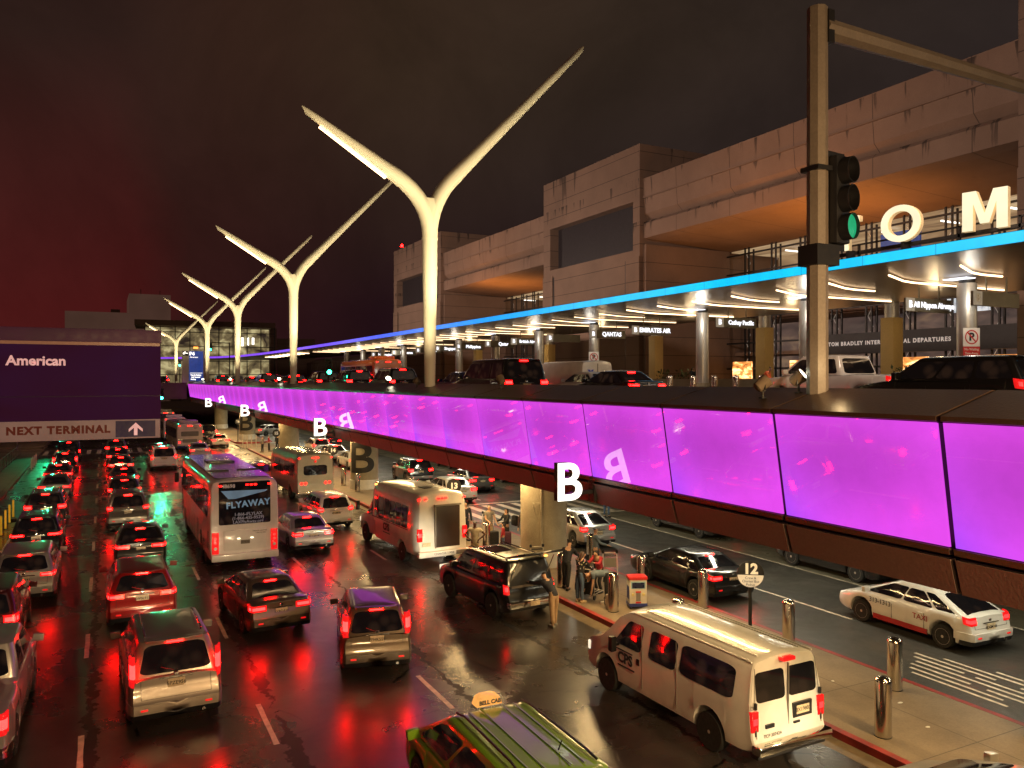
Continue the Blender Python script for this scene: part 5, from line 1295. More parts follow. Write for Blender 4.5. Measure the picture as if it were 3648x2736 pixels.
# cab
CPp = dict(L=2.3, W=2.02, sill=.40, wr=.39, yr=-5, yf=1.12, top=[(0, 2.35), (.45, 2.2), (1.05, 1.28), (1.2, 1.24), (2.1, 1.08), (2.3, .95)], wz=[(.3, .965), (.7, 1.0), (1.25, .99), (1.9, .88), (2.3, .75)], rt=1., ft=.84, rlean=0)
o = shell(CPp).build('cab', C_wht, S2, smooth=34); o.location = (0, 5.12, 0)
for sg in (-1, 1):
    fn = sidefn(CPp, sg)
    q = roundquad(lambda u, v, fn=fn: fn(lerp(.08, lerp(.95, .5, v), u), lerp(1.28, 1.95, v)), 0, 1, 0, 1, r=.12).build('door_window', M_glass, S2, smooth=60); q.location = (0, 5.12, 0)
    m = MB(); m.box((sg*1.36, 6.35, 1.65), (.16, .14, .42)); m.tube([(sg*.98, 6.2, 1.35), (sg*1.3, 6.33, 1.5)], .025, 6); m.build('wing_mirror', M_black, S2, bevel=.03)
    m = MB(); m.box((sg*.78, 7.32, .84), (.24, .12, .22)); m.build('headlight', M_head, S2, bevel=.03)
rlamp(S2, SP, .98, 1.0, 1.5, .20)
m = MB(); m.bb(-.30, .74, .04, .16, .72, 2.35); m.build('rear_door', mat('door_dark', (.03, .018, .014), .35), S2, bevel=.015)
m = MB(); m.bb(-.36, -.31, .02, .17, .70, 2.40); m.bb(-.36, .80, .02, .17, 2.36, 2.42); m.build('rear_door_frame', M_bumpgrey, S2)
m = MB(); m.bb(-1.12, 1.12, -.16, .1, .40, .62); m.build('bumper', C_wht, S2, bevel=.04)
m = MB(); m.bb(.48, .92, -.17, -.155, .44, .58); m.build('step_pad', M_bumpgrey, S2)
text('CHARTER 11458', .12, M_logo, S2, (-.05, -.166, .52), name='bumper_lettering', ext=.001)
m = MB(); m.bb(-.88, -.54, .05, .07, .80, .95); m.build('number_plate', M_plateY, S2)
for k, x in enumerate((-1.0, -.72, -.16, 0, .16, .98)):
    m = MB(); m.box((x, .14, 2.66), (.10, .05, .05)); m.build('marker_light', M_marker, S2)
for k, x in enumerate((-.95, -.16, 0, .16, .95)):
    m = MB(); m.box((x, 5.05, 2.72), (.10, .05, .05)); m.build('amber_marker_light', M_amber, S2)
m = MB(); m.bb(-.30, .35, 1.2, 1.9, 2.90, 2.95); m.build('roof_hatch', M_dark, S2, bevel=.02)
cps(S2, -1.20, 3.2, 1.12, .42, grn=True)
# highway coach -------------------------------------------------------
BP = dict(L=12.2, W=2.62, sill=.32, wr=.50, yr=3.1, yf=9.6, top=[(0, 3.40), (.2, 3.45), (11.6, 3.45), (12.0, 3.3), (12.2, 3.0)],
          wz=[(.3, .97), (.8, 1.0), (2.0, 1.0), (3.1, .985), (3.3, .955), (3.4, .90), (3.45, .84)], rlean=.035, bump_z=.75, rt=.95, ft=.9, crown=1.0, flean=.06)
K = thing('coach', 'white highway coach with black glass tail reading FLYAWAY under a blue swoosh', 'bus', (4.95, 32.75, 0), R(.5), 'vehicles on the lower road')
shell_body(BP, K, C_wht)
for sg in (-1, 1):
    fn = sidefn(BP, sg, .014)
    for k in range(6): roundquad(fn, .75+1.78*k, .75+1.78*k+1.74, 1.95, 3.0, r=.06).build('side_window', M_glass, K, smooth=60)
    for y in (1.75, 3.1, 9.6): wheel(K, sg*1.13, y, .5, .3, M_rim, sg, 10)
    m = MB()
    for k in range(4): m.bb(sg*1.31-.006, sg*1.31+.006, 4.3+1.1*k, 4.31+1.1*k, .45, 1.4)
    m.build('locker_seam', M_bumpgrey, K)
    for y0 in (.55, 4.0):
        m = MB()
        for k in range(9): m.bb(sg*1.312-.006, sg*1.312+.008, y0, y0+.42, .75+.08*k, .79+.08*k)
        m.build('side_grille', M_black, K)
    m = MB(); m.box((sg*1.50, 12.0, 2.35), (.20, .22, .5)); m.tube([(sg*1.2, 12.0, 2.9), (sg*1.5, 12.05, 2.75)], .04, 6); m.build('wing_mirror', M_black, K, bevel=.05)
rf = rearfn(BP, .012)
roundquad(rf, -.98, .98, 1.72, 3.38, r=.04).build('rear_glass', M_glass, K)
m = MB()
a = [rf(-.90, 3.05), rf(.86, 3.02), rf(.80, 2.96), rf(-.35, 2.72), rf(-.62, 2.72)]
m.add([(x, y-.012, z) for x, y, z in a], [(0, 1, 2, 3, 4)]); m.build('blue_swoosh', mat('swoosh_blue', (.10, .22, .34), .4, em=.35), K)
M_bust = mat('bus_letter_blue', (.13, .25, .36), .4, em=.4); M_busn = mat('bus_number', (.5, .42, .34), .4, em=.2)
t = text('FLYAWAY', .34, M_bust, K, (.12, .10, 2.50), off=.012, spacing=1.12, ext=.003); t.rotation_euler = (PI/2, R(-3), 0)
for ch, z, s in (('1-866-iFLYLAX', 2.10, .17), ('(1-866-435-9529)', 1.95, .17), ('LAXFlyAway.org', 1.80, .17)): text(ch, s, mat('bus_letter_grey', (.2, .2, .24), .5, em=.25), K, (.12, .085, z), off=.003, ext=.002)
text('48698', .20, M_busn, K, (-.62, .13, 3.22), off=.005, ext=.003, name='fleet_number')
for x in (-.92, .08, .24, .40, .93):
    m = MB(); m.box((x, .125, 3.25), (.09, .05, .05)); m.build('marker_light', M_marker, K)
for sg in (-1, 1):
    m = MB(); m.bb(sg*1.11-.13, sg*1.11+.13, .02, .2, .62, 1.45); o = m.build('tail_light', M_lens, K, bevel=.03)
    for z in (1.06, 1.22):
        m = MB(); m.lathe([(0, .0), (.055, .005), (.06, .02)], c=(sg*1.11, 0, z), n=14, axis='Y'); m.build('round_lamp', M_marker, o)
    m = MB(); m.lathe([(0, .0), (.055, .005), (.06, .02)], c=(sg*1.11, 0, .84), n=14, axis='Y'); m.build('round_lamp', M_white, o)
m = MB(); m.bb(-.80, .80, .03, .10, .72, 1.50); m.build('engine_door', C_wht, K, bevel=.02)
m = MB(); m.bb(-.17, .17, .012, .03, .95, 1.1); m.build('number_plate', mat('plate_dark', (.12, .10, .07), .4), K); text('1379H42', .10, M_blackmark, K, (0, .01, 1.02), ext=.001, name='plate_number')
for sx_ in (-.25, .25):
    m = MB(); m.box((sx_, .02, 1.17), (.10, .03, .02)); m.build('plate_lamp', M_plamp, K) if 'M_plamp' in globals() else m.build('plate_lamp', emis('plate_lamp', (1, .8, .5), 6), K)
m = MB(); m.bb(-1.27, 1.27, -.10, .14, .34, .62); m.build('bumper', C_wht, K, bevel=.05)
text('EMISSION CERTIFIED', .06, M_blackmark, K, (.55, .02, 1.42), ext=.001); text('1-800-375-7550', .06, M_blackmark, K, (.58, .02, 1.34), ext=.001)
for sg, y in ((-1, 3.3), (1, 3.3)):
    m = MB(); m.box((sg*.62, y, 3.52), (.9, .14, .06)); m.build('roof_vent', M_dark, K)
m = MB(); m.box((0, 7.5, 3.53), (1.2, 1.4, .08)); m.build('roof_hatch', C_dk, K, bevel=.02)
m = MB(); m.bb(-1.05, 1.05, .6, 11.4, 3.505, 3.515); m.build('roof_sheet', C_dk, K)
spot('headlight_beam', (0, 12.4, .8), (0, 19, 0), 60, (1, .86, .62), 70, .8, .12, parent=K)
# grey cutaway shuttle --------------------------------------------------
GP = dict(SP); GP.update(W=2.42, L=7.4, yr=1.7, top=[(0, 2.72), (.2, 2.82), (6.7, 2.82), (7.2, 2.5), (7.4, 2.0)], rt=.9)
G = thing('shuttle_bus', 'grey cutaway shuttle bus with one wide rear window, stopped before the painted column', 'bus', (11.55, 49.0, 0), R(2), 'vehicles on the lower road')
C_cut = paint('paint_bus_grey', (.33, .32, .29), .1, .38); shell_body(GP, G, C_cut)
for sg in (-1, 1):
    fn = sidefn(GP, sg, .012)
    for k in range(5): roundquad(fn, .5+1.1*k, .5+1.1*k+1.05, 1.45, 2.28, r=.1).build('side_window', M_glass, G, smooth=60)
    for y in (1.7, 6.3): wheel(G, sg*1.06, y, .39, .26, M_white, sg, 12)
    for x in (.62, .86):
        m = MB(); m.lathe([(0, .03), (.07, .035), (.08, .06)], c=(sg*x, .03, 1.06), n=14, axis='Y'); m.build('tail_light', M_marker, G)
roundquad(rearfn(GP), -.72, .72, 1.55, 2.15, r=.18).build('rear_window', M_glass, G)
for x in (-1.0, -.15, 0, .15, 1.0):
    m = MB(); m.box((x, .14, 2.60), (.10, .05, .05)); m.build('marker_light', M_marker, G)
m = MB(); m.bb(-1.15, 1.15, -.12, .1, .42, .58); m.build('bumper', M_chrome, G, bevel=.03)
m = MB(); m.lathe([(0, .1), (.07, .105), (.08, .13)], c=(0, 0, 2.38), n=14, axis='Y'); m.build('round_reflector', M_lens, G)
# city bus ----------------------------------------------------------------
TP = dict(BP); TP.update(L=11.5, W=2.55, top=[(0, 2.75), (.2, 2.85), (11.0, 2.85), (11.3, 2.7), (11.5, 2.3)], wz=[(.3, .97), (.8, 1.), (2.5, 1.), (2.7, .95), (2.85, .85)])
C_cty = paint('paint_city_bus', (.62, .52, .44), 0, .4)
def citybus(loc, rz, label, bm, lit=True):
    T_ = thing('city_bus', label, 'bus', loc, rz, 'city buses')
    shell_body(TP, T_, bm)
    for sg in (-1, 1):
        fn = sidefn(TP, sg, .014)
        for k in range(6): roundquad(fn, .6+1.7*k, .6+1.7*k+1.6, 1.3, 2.3, r=.08).build('side_window', M_glass, T_, smooth=60)
        for y in (3.1, 9.4): wheel(T_, sg*1.1, y, .48, .28, M_rim, sg, 8)
    roundquad(rearfn(TP), -.85, .85, 1.55, 2.05, r=.1).build('rear_window', mat('matt_window', (.14, .12, .10), .4), T_)
    for x in (-1.0, -.16, 0, .16, 1.0):
        m = MB(); m.box((x, .14, 2.62), (.11, .06, .06)); m.build('marker_light', M_marker, T_)
    rlamp(T_, TP, 1.0, .85, 1.05, .2)
    m = MB(); m.bb(-1.22, 1.22, -.08, .1, .32, .6); m.build('bumper', C_blu, T_, bevel=.04)
    m = MB(); m.bb(-.9, .9, 1.0, 3.0, 2.88, 3.15); m.build('roof_unit', bm, T_, bevel=.1)
    m = MB(); m.bb(-.7, .7, .0, .06, .9, 1.25); m.build('engine_grille', M_bumpgrey, T_)
    return T_
t = citybus((7.9, 88.6, 0), R(2), 'pale city bus with blue bumper beyond the coach, fleet number on its tail', C_cty)
text('684', .22, M_blackmark, t, (.55, .1, 2.38), name='fleet_number')
citybus((7.6, 104, 0), R(2), 'pale bus with tall roof unit, farther than the blue-bumpered city bus', C_wht)
citybus((7.8, 124, 0), R(2), 'white bus half hidden under the far bridge', C_wht)
ob = citybus((21.8, 66, 6.3), 0, 'orange bus with red roof lights on the upper road', C_org)
# white transit van on the upper road
UP = dict(L=5.9, W=2.05, sill=.33, wr=.37, yr=1.2, yf=4.8, top=[(0, 2.58), (.2, 2.66), (4.3, 2.66), (4.6, 2.5), (5.2, 1.3), (5.75, 1.1), (5.9, .95)], wz=[(.3, .965), (.7, 1.0), (1.6, .98), (2.4, .9), (2.66, .8)], rlean=.03, bump_z=.62, rt=.94, ft=.84)
U = thing('delivery_van', 'tall white van with blue X lettering on its rear doors, upper road', 'van', (22.6, 34.5, 6.3), 0, GU)
shell_body(UP, U, C_wht)
U.scale = (1, 1, .77)
text('X', .42, mat('letter_blue', (.02, .06, .4), .5, em=.1), U, (-.45, .04, 1.9), off=.03); rlamp(U, UP, .93, 1.0, 1.8, .12, M_tail)
m = MB(); m.bb(-.008, .008, .06, .1, .6, 2.5); m.build('rear_door_seam', M_bumpgrey, U)
for sg in (-1, 1):
    for y in (1.2, 4.8): wheel(U, sg*.9, y, .37, .22, M_rim, sg)
# green taxi minivan -----------------------------------------------------
TX = mkcar('taxi', 'green minivan taxi with a lit BELL CAB roof sign at the bottom of the picture', 'taxi', Q('minivan', L=5.1, W=2.0, roof=1.76), (5.85, 9.35, 0), R(-1), 'vehicles on the lower road', C_grn, brake=True, rails=False, beam=30)
m = MB()
sgn = MB(); sgn.profile_y([(-.25, 1.79), (-.19, 1.93), (-.1, 1.96), (.1, 1.96), (.19, 1.93), (.25, 1.79)], 3.05, 3.30); sg_ = sgn.build('roof_sign', emis('cab_sign_lit', (1, .42, .09), 1.1), TX, bevel=.03)
text('BELL CAB', .095, M_blackmark, sg_, (0, 3.04, 1.865), off=.004, ext=.003)
for sg in (-1, 1):
    m = MB(); m.tube([(sg*.62, .6, 1.80), (sg*.60, 1.0, 1.845), (sg*.60, 2.7, 1.845), (sg*.62, 3.05, 1.79)], .02, 6); m.build('roof_rail', M_dark, TX, smooth=50)
    for x in (.2, .42):
        m = MB(); m.bb(sg*x-.012, sg*x+.012, .6, 3.0, 1.795-.01*(x > .3), 1.81-.01*(x > .3)); m.build('roof_rib', C_grn, TX)
m = MB(); m.tube([(.25, 1.1, 1.8), (.25, 1.0, 1.98)], .012, 6); m.build('antenna', M_black, TX)
# dark off-roader with raised tailgate --------------------------------------
RP = Q('suv', L=4.85, W=1.92, roof=1.80, belt=1.13, wr=.385, wt=.80, cab=(.12, 3.7, .32, 2.95), tail=(.84, .86, 1.12, .16))
RN = thing('offroad_car', 'black off-road car with its tailgate raised, a man leaning into the boot', 'car', (11.75, 21.6, 0), R(5), 'vehicles on the lower road')
m = shell(RP); cm, side, rear, front, dims, zz = cabin(RP)
m.build('body', C_blk, RN, smooth=38); cm.build('cabin_shell', C_blk, RN, smooth=38)
for sg in (-1, 1):
    for u0, u1 in ((.02, .30), (.33, .62), (.645, .97)): roundquad(side(sg), u0, u1, .10, .84, r=.14).build('side_window', M_glass, RN, smooth=60)
    rows = wrap(RP, .78, .86, 1.14, .16); o = strip_mesh(rows, sg).build('tail_light', M_lens, RN, smooth=50)
    strip_mesh(wrap(RP, .82, .95, 1.08, .08, out=.02), sg).build('lit_core', M_tail, o, smooth=50)
    m = MB(); m.box((sg*1.06, 3.2, 1.24), (.24, .13, .2)); m.build('wing_mirror', C_blk, RN, bevel=.03)
    hw, ya, yb = dims(1.); m = MB(); m.tube([(sg*.62, .5, 1.80), (sg*.62, .65, 1.87), (sg*.62, 2.75, 1.87), (sg*.62, 2.95, 1.80)], .02, 6); m.build('roof_rail', M_chrome, RN, smooth=50)
    for y in (.92, 3.75): wheel(RN, sg*.85, y, .385, .24, M_rim, sg, 6)
    m = MB(); m.box((sg*.62, 4.72, .8), (.36, .1, .18)); m.build('headlight', M_head, RN, bevel=.03)
roundquad(front, .02, .98, .04, .93, r=.1).build('windscreen', M_glass, RN, smooth=60)
m = MB(); m.quad((-.68, .20, 1.02), (.68, .20, 1.02), (.66, .40, 1.72), (-.66, .40, 1.72)); o = m.build('boot_interior', mat('boot_liner', (.10, .085, .07), .8), RN); o.location = (0, -.06, 0)
m = MB(); m.box((0, -.10, 2.05), (1.42, 1.15, .07), rx=R(-16)); m.build('tailgate', C_blk, RN, bevel=.03)
m = MB(); m.box((0, -.16, 2.075), (1.15, .62, .03), rx=R(-16)); m.build('tailgate_glass', M_glass, RN, bevel=.005)
m = MB(); m.box((.1, -.55, 2.08), (.09, .06, .03)); m.build('tailgate_lamp', M_amber, RN)
for sg in (-1, 1):
    m = MB(); m.tube([(sg*.66, .25, 1.3), (sg*.64, -.2, 1.98)], .015, 6); m.build('gas_strut', M_chrome, RN)
m = MB(); m.bb(-.9, .9, -.12, .08, .46, .66); m.build('bumper', M_chrome, RN, bevel=.04)
m = MB(); m.bb(-.17, .17, -.135, -.12, .49, .63); m.build('number_plate', M_plateY, RN)
m = MB(); m.bb(-.45, .25, 1.6, 2.5, 1.82, 1.845); m.build('sunroof', M_glass, RN)
spot('headlight_beam', (0, 4.95, .8), (-.2, 11, .0), 420, (1, .86, .62), 70, .8, .12, parent=RN)
# silver car roof at the lower right corner
mkcar('parked_car', 'silver car roof just showing at the bottom right corner', 'car', Q('minivan', L=4.9, W=1.92, roof=1.52), (11.95, 4.2, 0), 0, 'vehicles on the lower road', C_sil, brake=False)
spot('headlight_beam', (11.4, 9.35, .62), (11.6, 11.2, .55), 95, (1, .84, .55), 75, .8, .1); spot('headlight_beam', (12.4, 9.35, .62), (12.3, 11.2, .55), 95, (1, .84, .55), 75, .8, .1)
# ================================================================== PEOPLE
def skin_obj(vs, es, rs, root, mt, name, parent, sub=1):
    me = bpy.data.meshes.new(name); me.from_pydata([tuple(v) for v in vs], es, []); me.update()
    o = bpy.data.objects.new(name, me); col.objects.link(o)
    md = o.modifiers.new('s', 'SKIN'); md.use_smooth_shade = True
    for i, r in enumerate(rs):
        sv = me.skin_vertices[0].data[i]; sv.radius = (r if isinstance(r, tuple) else (r, r)); sv.use_root = (i == root); sv.use_loose = False
    if sub: s = o.modifiers.new('b', 'SUBSURF'); s.levels = sub; s.render_levels = sub
    bpy.context.view_layer.update()
    nm = bpy.data.meshes.new_from_object(o.evaluated_get(bpy.context.evaluated_depsgraph_get()))
    bpy.data.objects.remove(o); bpy.data.meshes.remove(me)
    nm.materials.clear(); nm.materials.append(mt); nm.name = name
    for p in nm.polygons: p.use_smooth = True
    q = bpy.data.objects.new(name, nm); col.objects.link(q); q.parent = parent
    return q
SKIN = mat('skin_light', (.42, .24, .15), .5, var=.06); SKIND = mat('skin_dark', (.09, .045, .028), .5, var=.06)
HAIRB = mat('hair_black', (.010, .008, .007), .5); HAIRG = mat('hair_brown', (.045, .02, .012), .5)
def cloth(n, c, v=.25): return mat('cloth_'+n, c, .85, var=v, vs=7)
M_floral, nt, b = newmat('cloth_floral'); v_ = objco(nt); vo_ = nt.nodes.new('ShaderNodeTexVoronoi'); vo_.inputs['Scale'].default_value = 13; nt.links.new(v_, vo_.inputs['Vector'])
nt.links.new(mixc(nt, mth(nt, 'LESS_THAN', vo_.outputs['Distance'], .33), (.012, .011, .014), mixc(nt, .55, vo_.outputs['Color'], (.6, .35, .28))), b.inputs['Base Color']); b.inputs['Roughness'].default_value = .8
def person(label, loc, rz, shirt, pants, skin=SKIN, hair=HAIRB, h=1.72, lean=0, aL=(8, 10, 15), aR=(8, 10, 15), lL=(0, 0), lR=(0, 0), hair_len=0, sleeves=True, shorts=False, group='people at the kerb', shoe=None, head_tilt=0, cap=None, turn=0, beard=False):
    s = h/1.72; Pn = thing('person', label, 'person', loc, rz, group)
    def leg(sx, hip, knee):
        hp = Vector((sx*.09, 0, .90)); a = R(hip); k = hp+Vector((sx*.01, math.sin(a)*.43, -math.cos(a)*.43))
        a2 = R(hip-knee); an = k+Vector((0, math.sin(a2)*.41, -math.cos(a2)*.41)); return hp, k, an
    legs = [leg(-1, *lL), leg(1, *lR)]
    low = min(l[2].z for l in legs)-.06
    dz = -low
    u = Vector((0, math.sin(R(lean)), math.cos(R(lean)))); fw = Vector((0, math.cos(R(lean)), -math.sin(R(lean))))
    pel = Vector((0, 0, .93)); wst = pel+u*.14; che = pel+u*.33; shl = pel+u*.47; nk = pel+u*.54
    hu = Vector((0, math.sin(R(lean+head_tilt)), math.cos(R(lean+head_tilt)))); hf = Vector((0, math.cos(R(lean+head_tilt)), -math.sin(R(lean+head_tilt))))
    jaw = nk+hu*.09+hf*.03; cr = nk+hu*.20+hf*.0
    def arm(sx, p, ab, el):
        sh = shl+Vector((sx*.185, 0, 0)); d = Vector((sx*math.sin(R(ab)), math.sin(R(p+lean*.0))*math.cos(R(ab)), -math.cos(R(p))*math.cos(R(ab))))
        e = sh+d*.28; p2 = p+el; ins = -.0 if ab < 30 else -.75
        d2 = Vector((sx*(math.sin(R(ab))*.2+ins*.8 if ab >= 30 else sx*0), math.sin(R(p2)), -math.cos(R(p2)))).normalized() if ab < 30 else Vector((-sx*.75, .15, -.62)).normalized()
        return sh, e, e+d2*.25, d2
    arms = [arm(-1, *aL), arm(1, *aR)]
    up = lambda v: (Vector(v)+Vector((0, 0, dz)))*s
    V = [pel, wst, che, shl, nk, jaw, cr]; E = [(0, 1), (1, 2), (2, 3), (3, 4), (4, 5), (5, 6)]; Rd = [(.145, .105), (.125, .095), (.15, .10), (.12, .085), .052, .068, .088]
    for (sh, e, w_, d2), sx in zip(arms, (-1, 1)):
        i = len(V); V += [sh, e, w_, w_+d2*.07]; E += [(3, i), (i, i+1), (i+1, i+2), (i+2, i+3)]; Rd += [.058, .042, .028, (.036, .02)]
        for k in range(4):
            off = Vector((sx*0, 0, 0))+Vector((1, 0, 0))*(-.027+.018*k)
            ln = (.055, .068, .062, .048)[k]; j = len(V); b1 = w_+d2*.095+off; V += [b1, b1+d2*ln*.5, b1+d2*ln+Vector((0, .012, -.006))]
            E += [(i+3, j), (j, j+1), (j+1, j+2)]; Rd += [.010, .009, .008]
        j = len(V); V += [w_+d2*.04+Vector((-sx*.03, .015, 0)), w_+d2*.08+Vector((-sx*.045, .03, 0))]; E += [(i+2, j), (j, j+1)]; Rd += [.011, .009]
    for (hp, k, an), sx in zip(legs, (-1, 1)):
        i = len(V); V += [hp, k, an, an+Vector((0, .12, -.035))]; E += [(0, i), (i, i+1), (i+1, i+2), (i+2, i+3)]; Rd += [.092, .058, .042, .035]
    skin_obj([up(v) for v in V], E, [tuple(x*s for x in r) if isinstance(r, tuple) else r*s for r in Rd], 0, skin, 'body', Pn)
    # shirt
    V = [pel-u*.13, wst, che, shl, nk-u*.02]; E = [(0, 1), (1, 2), (2, 3), (3, 4)]; Rd = [(.170, .135), (.155, .125), (.172, .124), (.135, .10), .060]
    for sh, e, w_, d2 in arms:
        i = len(V); V += [sh, e] if sleeves else [sh, sh.lerp(e, .55)]; E += [(3, i), (i, i+1)]; Rd += [.075, .058]
        if sleeves: V += [w_+(w_-e)*.12]; E += [(i+1, i+2)]; Rd += [.046]
    skin_obj([up(v) for v in V], E, [tuple(x*s for x in r) if isinstance(r, tuple) else r*s for r in Rd], 0, shirt, 'jacket' if sleeves else 'shirt', Pn)
    V = [pel+u*.13, pel-Vector((0, 0, .02))]; E = [(0, 1)]; Rd = [(.150, .112), (.152, .115)]
    for hp, k, an in legs:
        i = len(V); V += [hp, k] + ([] if shorts else [an+Vector((0, 0, .03))]); E += [(1, i), (i, i+1)] + ([] if shorts else [(i+1, i+2)]); Rd += [.105, .073] + ([] if shorts else [.058])
    skin_obj([up(v) for v in V], E, [tuple(x*s for x in r) if isinstance(r, tuple) else r*s for r in Rd], 0, pants, 'trousers', Pn)
    for hp, k, an in legs:
        m = MB(); c = up(an+Vector((0, .065, -.03))); m.box(c, (.095*s, .27*s, .085*s)); m.build('shoe', shoe or M_black, Pn, bevel=.025*s)
    # hair: shell around the back and top of the head
    if cap is None:
        V = [cr+hu*.012-hf*.025, cr-hu*.06-hf*.045]; Rr = [(.100, .100), (.085, .07)]; E = [(0, 1)]
        if hair_len:
            V += [cr-hu*(.06+hair_len)-hf*.055]; Rr += [(.085, .05)]; E += [(1, 2)]
        skin_obj([up(v) for v in V], E, [tuple(x*s for x in r) for r in Rr], 0, hair, 'hair', Pn)
    else:
        skin_obj([up(cr+hu*.03), up(cr+hu*.025+hf*.10)], [(0, 1)], [(.098*s, .085*s), (.07*s, .015*s)], 0, cap, 'cap', Pn)
    m = MB()
    for sx in (-1, 1): c = up(cr-hu*.005+hf*.085+Vector((sx*.032, 0, 0))); m.box(c, (.022*s, .012*s, .012*s))
    m.box(up(cr-hu*.075+hf*.088), (.045*s, .012*s, .010*s)); m.build('face_features', M_blackmark, Pn)
    m = MB(); m.box(up(cr-hu*.035+hf*.095), (.022*s, .03*s, .045*s)); m.build('nose', skin, Pn, bevel=.008)
    return Pn
def backpack(loc, rz, label, mt, z=0.):
    t = thing('backpack', label, 'bag', loc, rz, None); m = MB(); m.box((0, 0, .24), (.30, .17, .46)); m.build('bag_body', mt, t, bevel=.06)
    m = MB(); m.box((0, -.11, .17), (.22, .07, .24)); m.build('front_pocket', mt, t, bevel=.03)
    for sx in (-1, 1):
        m = MB(); m.tube([(sx*.09, .08, .42), (sx*.10, .15, .32), (sx*.10, .14, .15), (sx*.09, .08, .06)], .014, 6); m.build('strap', M_black, t)
    return t
navy = cloth('navy', (.012, .013, .02)); black_c = cloth('black', (.010, .010, .011)); polo = cloth('cream', (.50, .42, .30)); tan = cloth('tan', (.34, .22, .12))
grey_c = cloth('grey', (.22, .20, .17)); jean = cloth('denim', (.06, .10, .17)); redc = cloth('red', (.35, .02, .03)); slate = cloth('slate', (.10, .13, .16)); orange_c = cloth('orange', (.9, .16, .05)); khaki = cloth('khaki', (.40, .30, .17))
person('man in cream polo shirt, hands on hips, behind the white shuttle bus', (13.1, 28.9, 0), R(150), polo, khaki, skin=SKIND, aL=(5, 48, 60), aR=(5, 48, 60), sleeves=False, h=1.8, shoe=M_white)
person('bearded man in a printed grey shirt and tan shorts beside his suitcases', (14.95, 31.5, .15), R(185), grey_c, khaki, sleeves=False, shorts=True, aL=(15, 12, 30), aR=(25, 8, 50), h=1.8, hair=mat('hair_grey', (.3, .26, .22), .6))
person('woman with long black hair and dark clothes facing the bearded man', (15.65, 31.2, .15), R(95), black_c, black_c, hair_len=.22, aL=(30, 8, 45), aR=(35, 8, 40), h=1.64)
person('man in dark clothes partly hidden by the right edge of the shuttle bus', (14.5, 33.0, .15), R(180), navy, navy, aL=(5, 12, 10), aR=(25, 10, 60), h=1.75)
person('man in a navy jacket and tan trousers bent into the boot of the black off-roader', (12.0, 20.75, 0), R(8), navy, tan, lean=48, aL=(75, 8, 10), aR=(65, 8, 15), lL=(-6, 0), lR=(8, 6), h=1.78, shoe=M_bumpgrey, head_tilt=-15)
person('teenager in a dark jacket leaning forward over a trolley by the kerb', (14.25, 23.75, .15), R(-50), navy, black_c, lean=26, aL=(40, 6, 35), aR=(45, 6, 30), lL=(10, 8), lR=(-14, 2), h=1.72)
person('woman with long brown hair, flowered jacket and blue jeans', (13.78, 22.15, .15), R(-75), M_floral, jean, hair=HAIRG, hair_len=.26, lean=10, aL=(20, 8, 20), aR=(35, 10, 30), h=1.68, shoe=khaki, head_tilt=22)
person('girl with dark hair and red patterned jumper behind the trolley', (15.05, 22.9, .15), R(110), redc, black_c, hair_len=.2, lean=18, aL=(50, 6, 60), aR=(50, 6, 60), h=1.58, lL=(25, 45), lR=(30, 55), head_tilt=20)
person('traveller in slate top bending down double to lift luggage', (14.55, 21.75, .15), R(70), slate, black_c, lean=88, aL=(5, 6, 5), aR=(12, 10, 12), lL=(4, 6), lR=(-8, 2), h=1.74, sleeves=False, shoe=M_white, head_tilt=20)
person('person in blue jeans under the glowing wall, far side of the inner road', (24.1, 36.0, 0), R(170), grey_c, jean, h=1.7, lL=(6, 4), lR=(-6, 0))
for k, (x, y, rz, sh, pt, lb) in enumerate(((14.1, 82.4, 60, grey_c, black_c, 'in a grey top'), (14.8, 83.0, -100, redc, black_c, 'in a red jumper'), (15.5, 82.2, 170, black_c, black_c, 'all in black'), (16.0, 83.5, 30, navy, jean, 'in navy and jeans'), (10.9, 55.2, 150, khaki, tan, 'in a beige coat by the pale unloading car'), (11.6, 55.9, 200, slate, grey_c, 'in a bluish jacket by the pale unloading car'))):
    person('small figure %s %s' % (lb, 'waiting on the island before the fourth column' if k < 4 else 'beside the grey shuttle bus'), (x, y, .15 if k < 4 else 0), R(rz), sh, pt, aR=(20, 8, 40), lL=(8, 5), h=1.65+.03*(k % 3))
person('man in a slate coat standing behind the empty chrome trolley', (16.3, 25.1, .15), R(-120), slate, black_c, aR=(35, 8, 40), h=1.76)
person('woman in a brown coat between the column and the suitcases', (16.2, 30.6, .15), R(140), cloth('brown', (.05, .025, .018)), black_c, hair=HAIRG, hair_len=.18, aL=(20, 8, 30), h=1.63)
person('child in a red top beside the plum suitcase', (15.0, 30.2, .15), R(60), redc, jean, h=1.2, hair_len=.1)
UPR = ((29.6, 30.2, 205, orange_c, black_c, 'bending worker in an orange safety jacket by the upper kerb bollards', 38, None),
       (31.5, 37.8, 180, navy, navy, 'person in dark clothes left of the silver column with no trolleys', 4, None),
       (30.0, 44.8, 120, black_c, black_c, 'traveller in black with a pale scarf by the tan pier, upper kerb', 0, None),
       (30.2, 48.9, 160, polo, khaki, 'person in cream shirt right of the small no parking plate', 0, None),
       (30.0, 55.8, 100, polo, khaki, 'person in white shirt and cap on the upper kerb', 0, M_white),
       (28.8, 56.4, 190, black_c, black_c, 'person in a red-brown hat at the edge of the upper kerb', 6, redc),
       (31.5, 46.5, 200, navy, black_c, 'hunched traveller in navy on the upper kerb', 25, None))
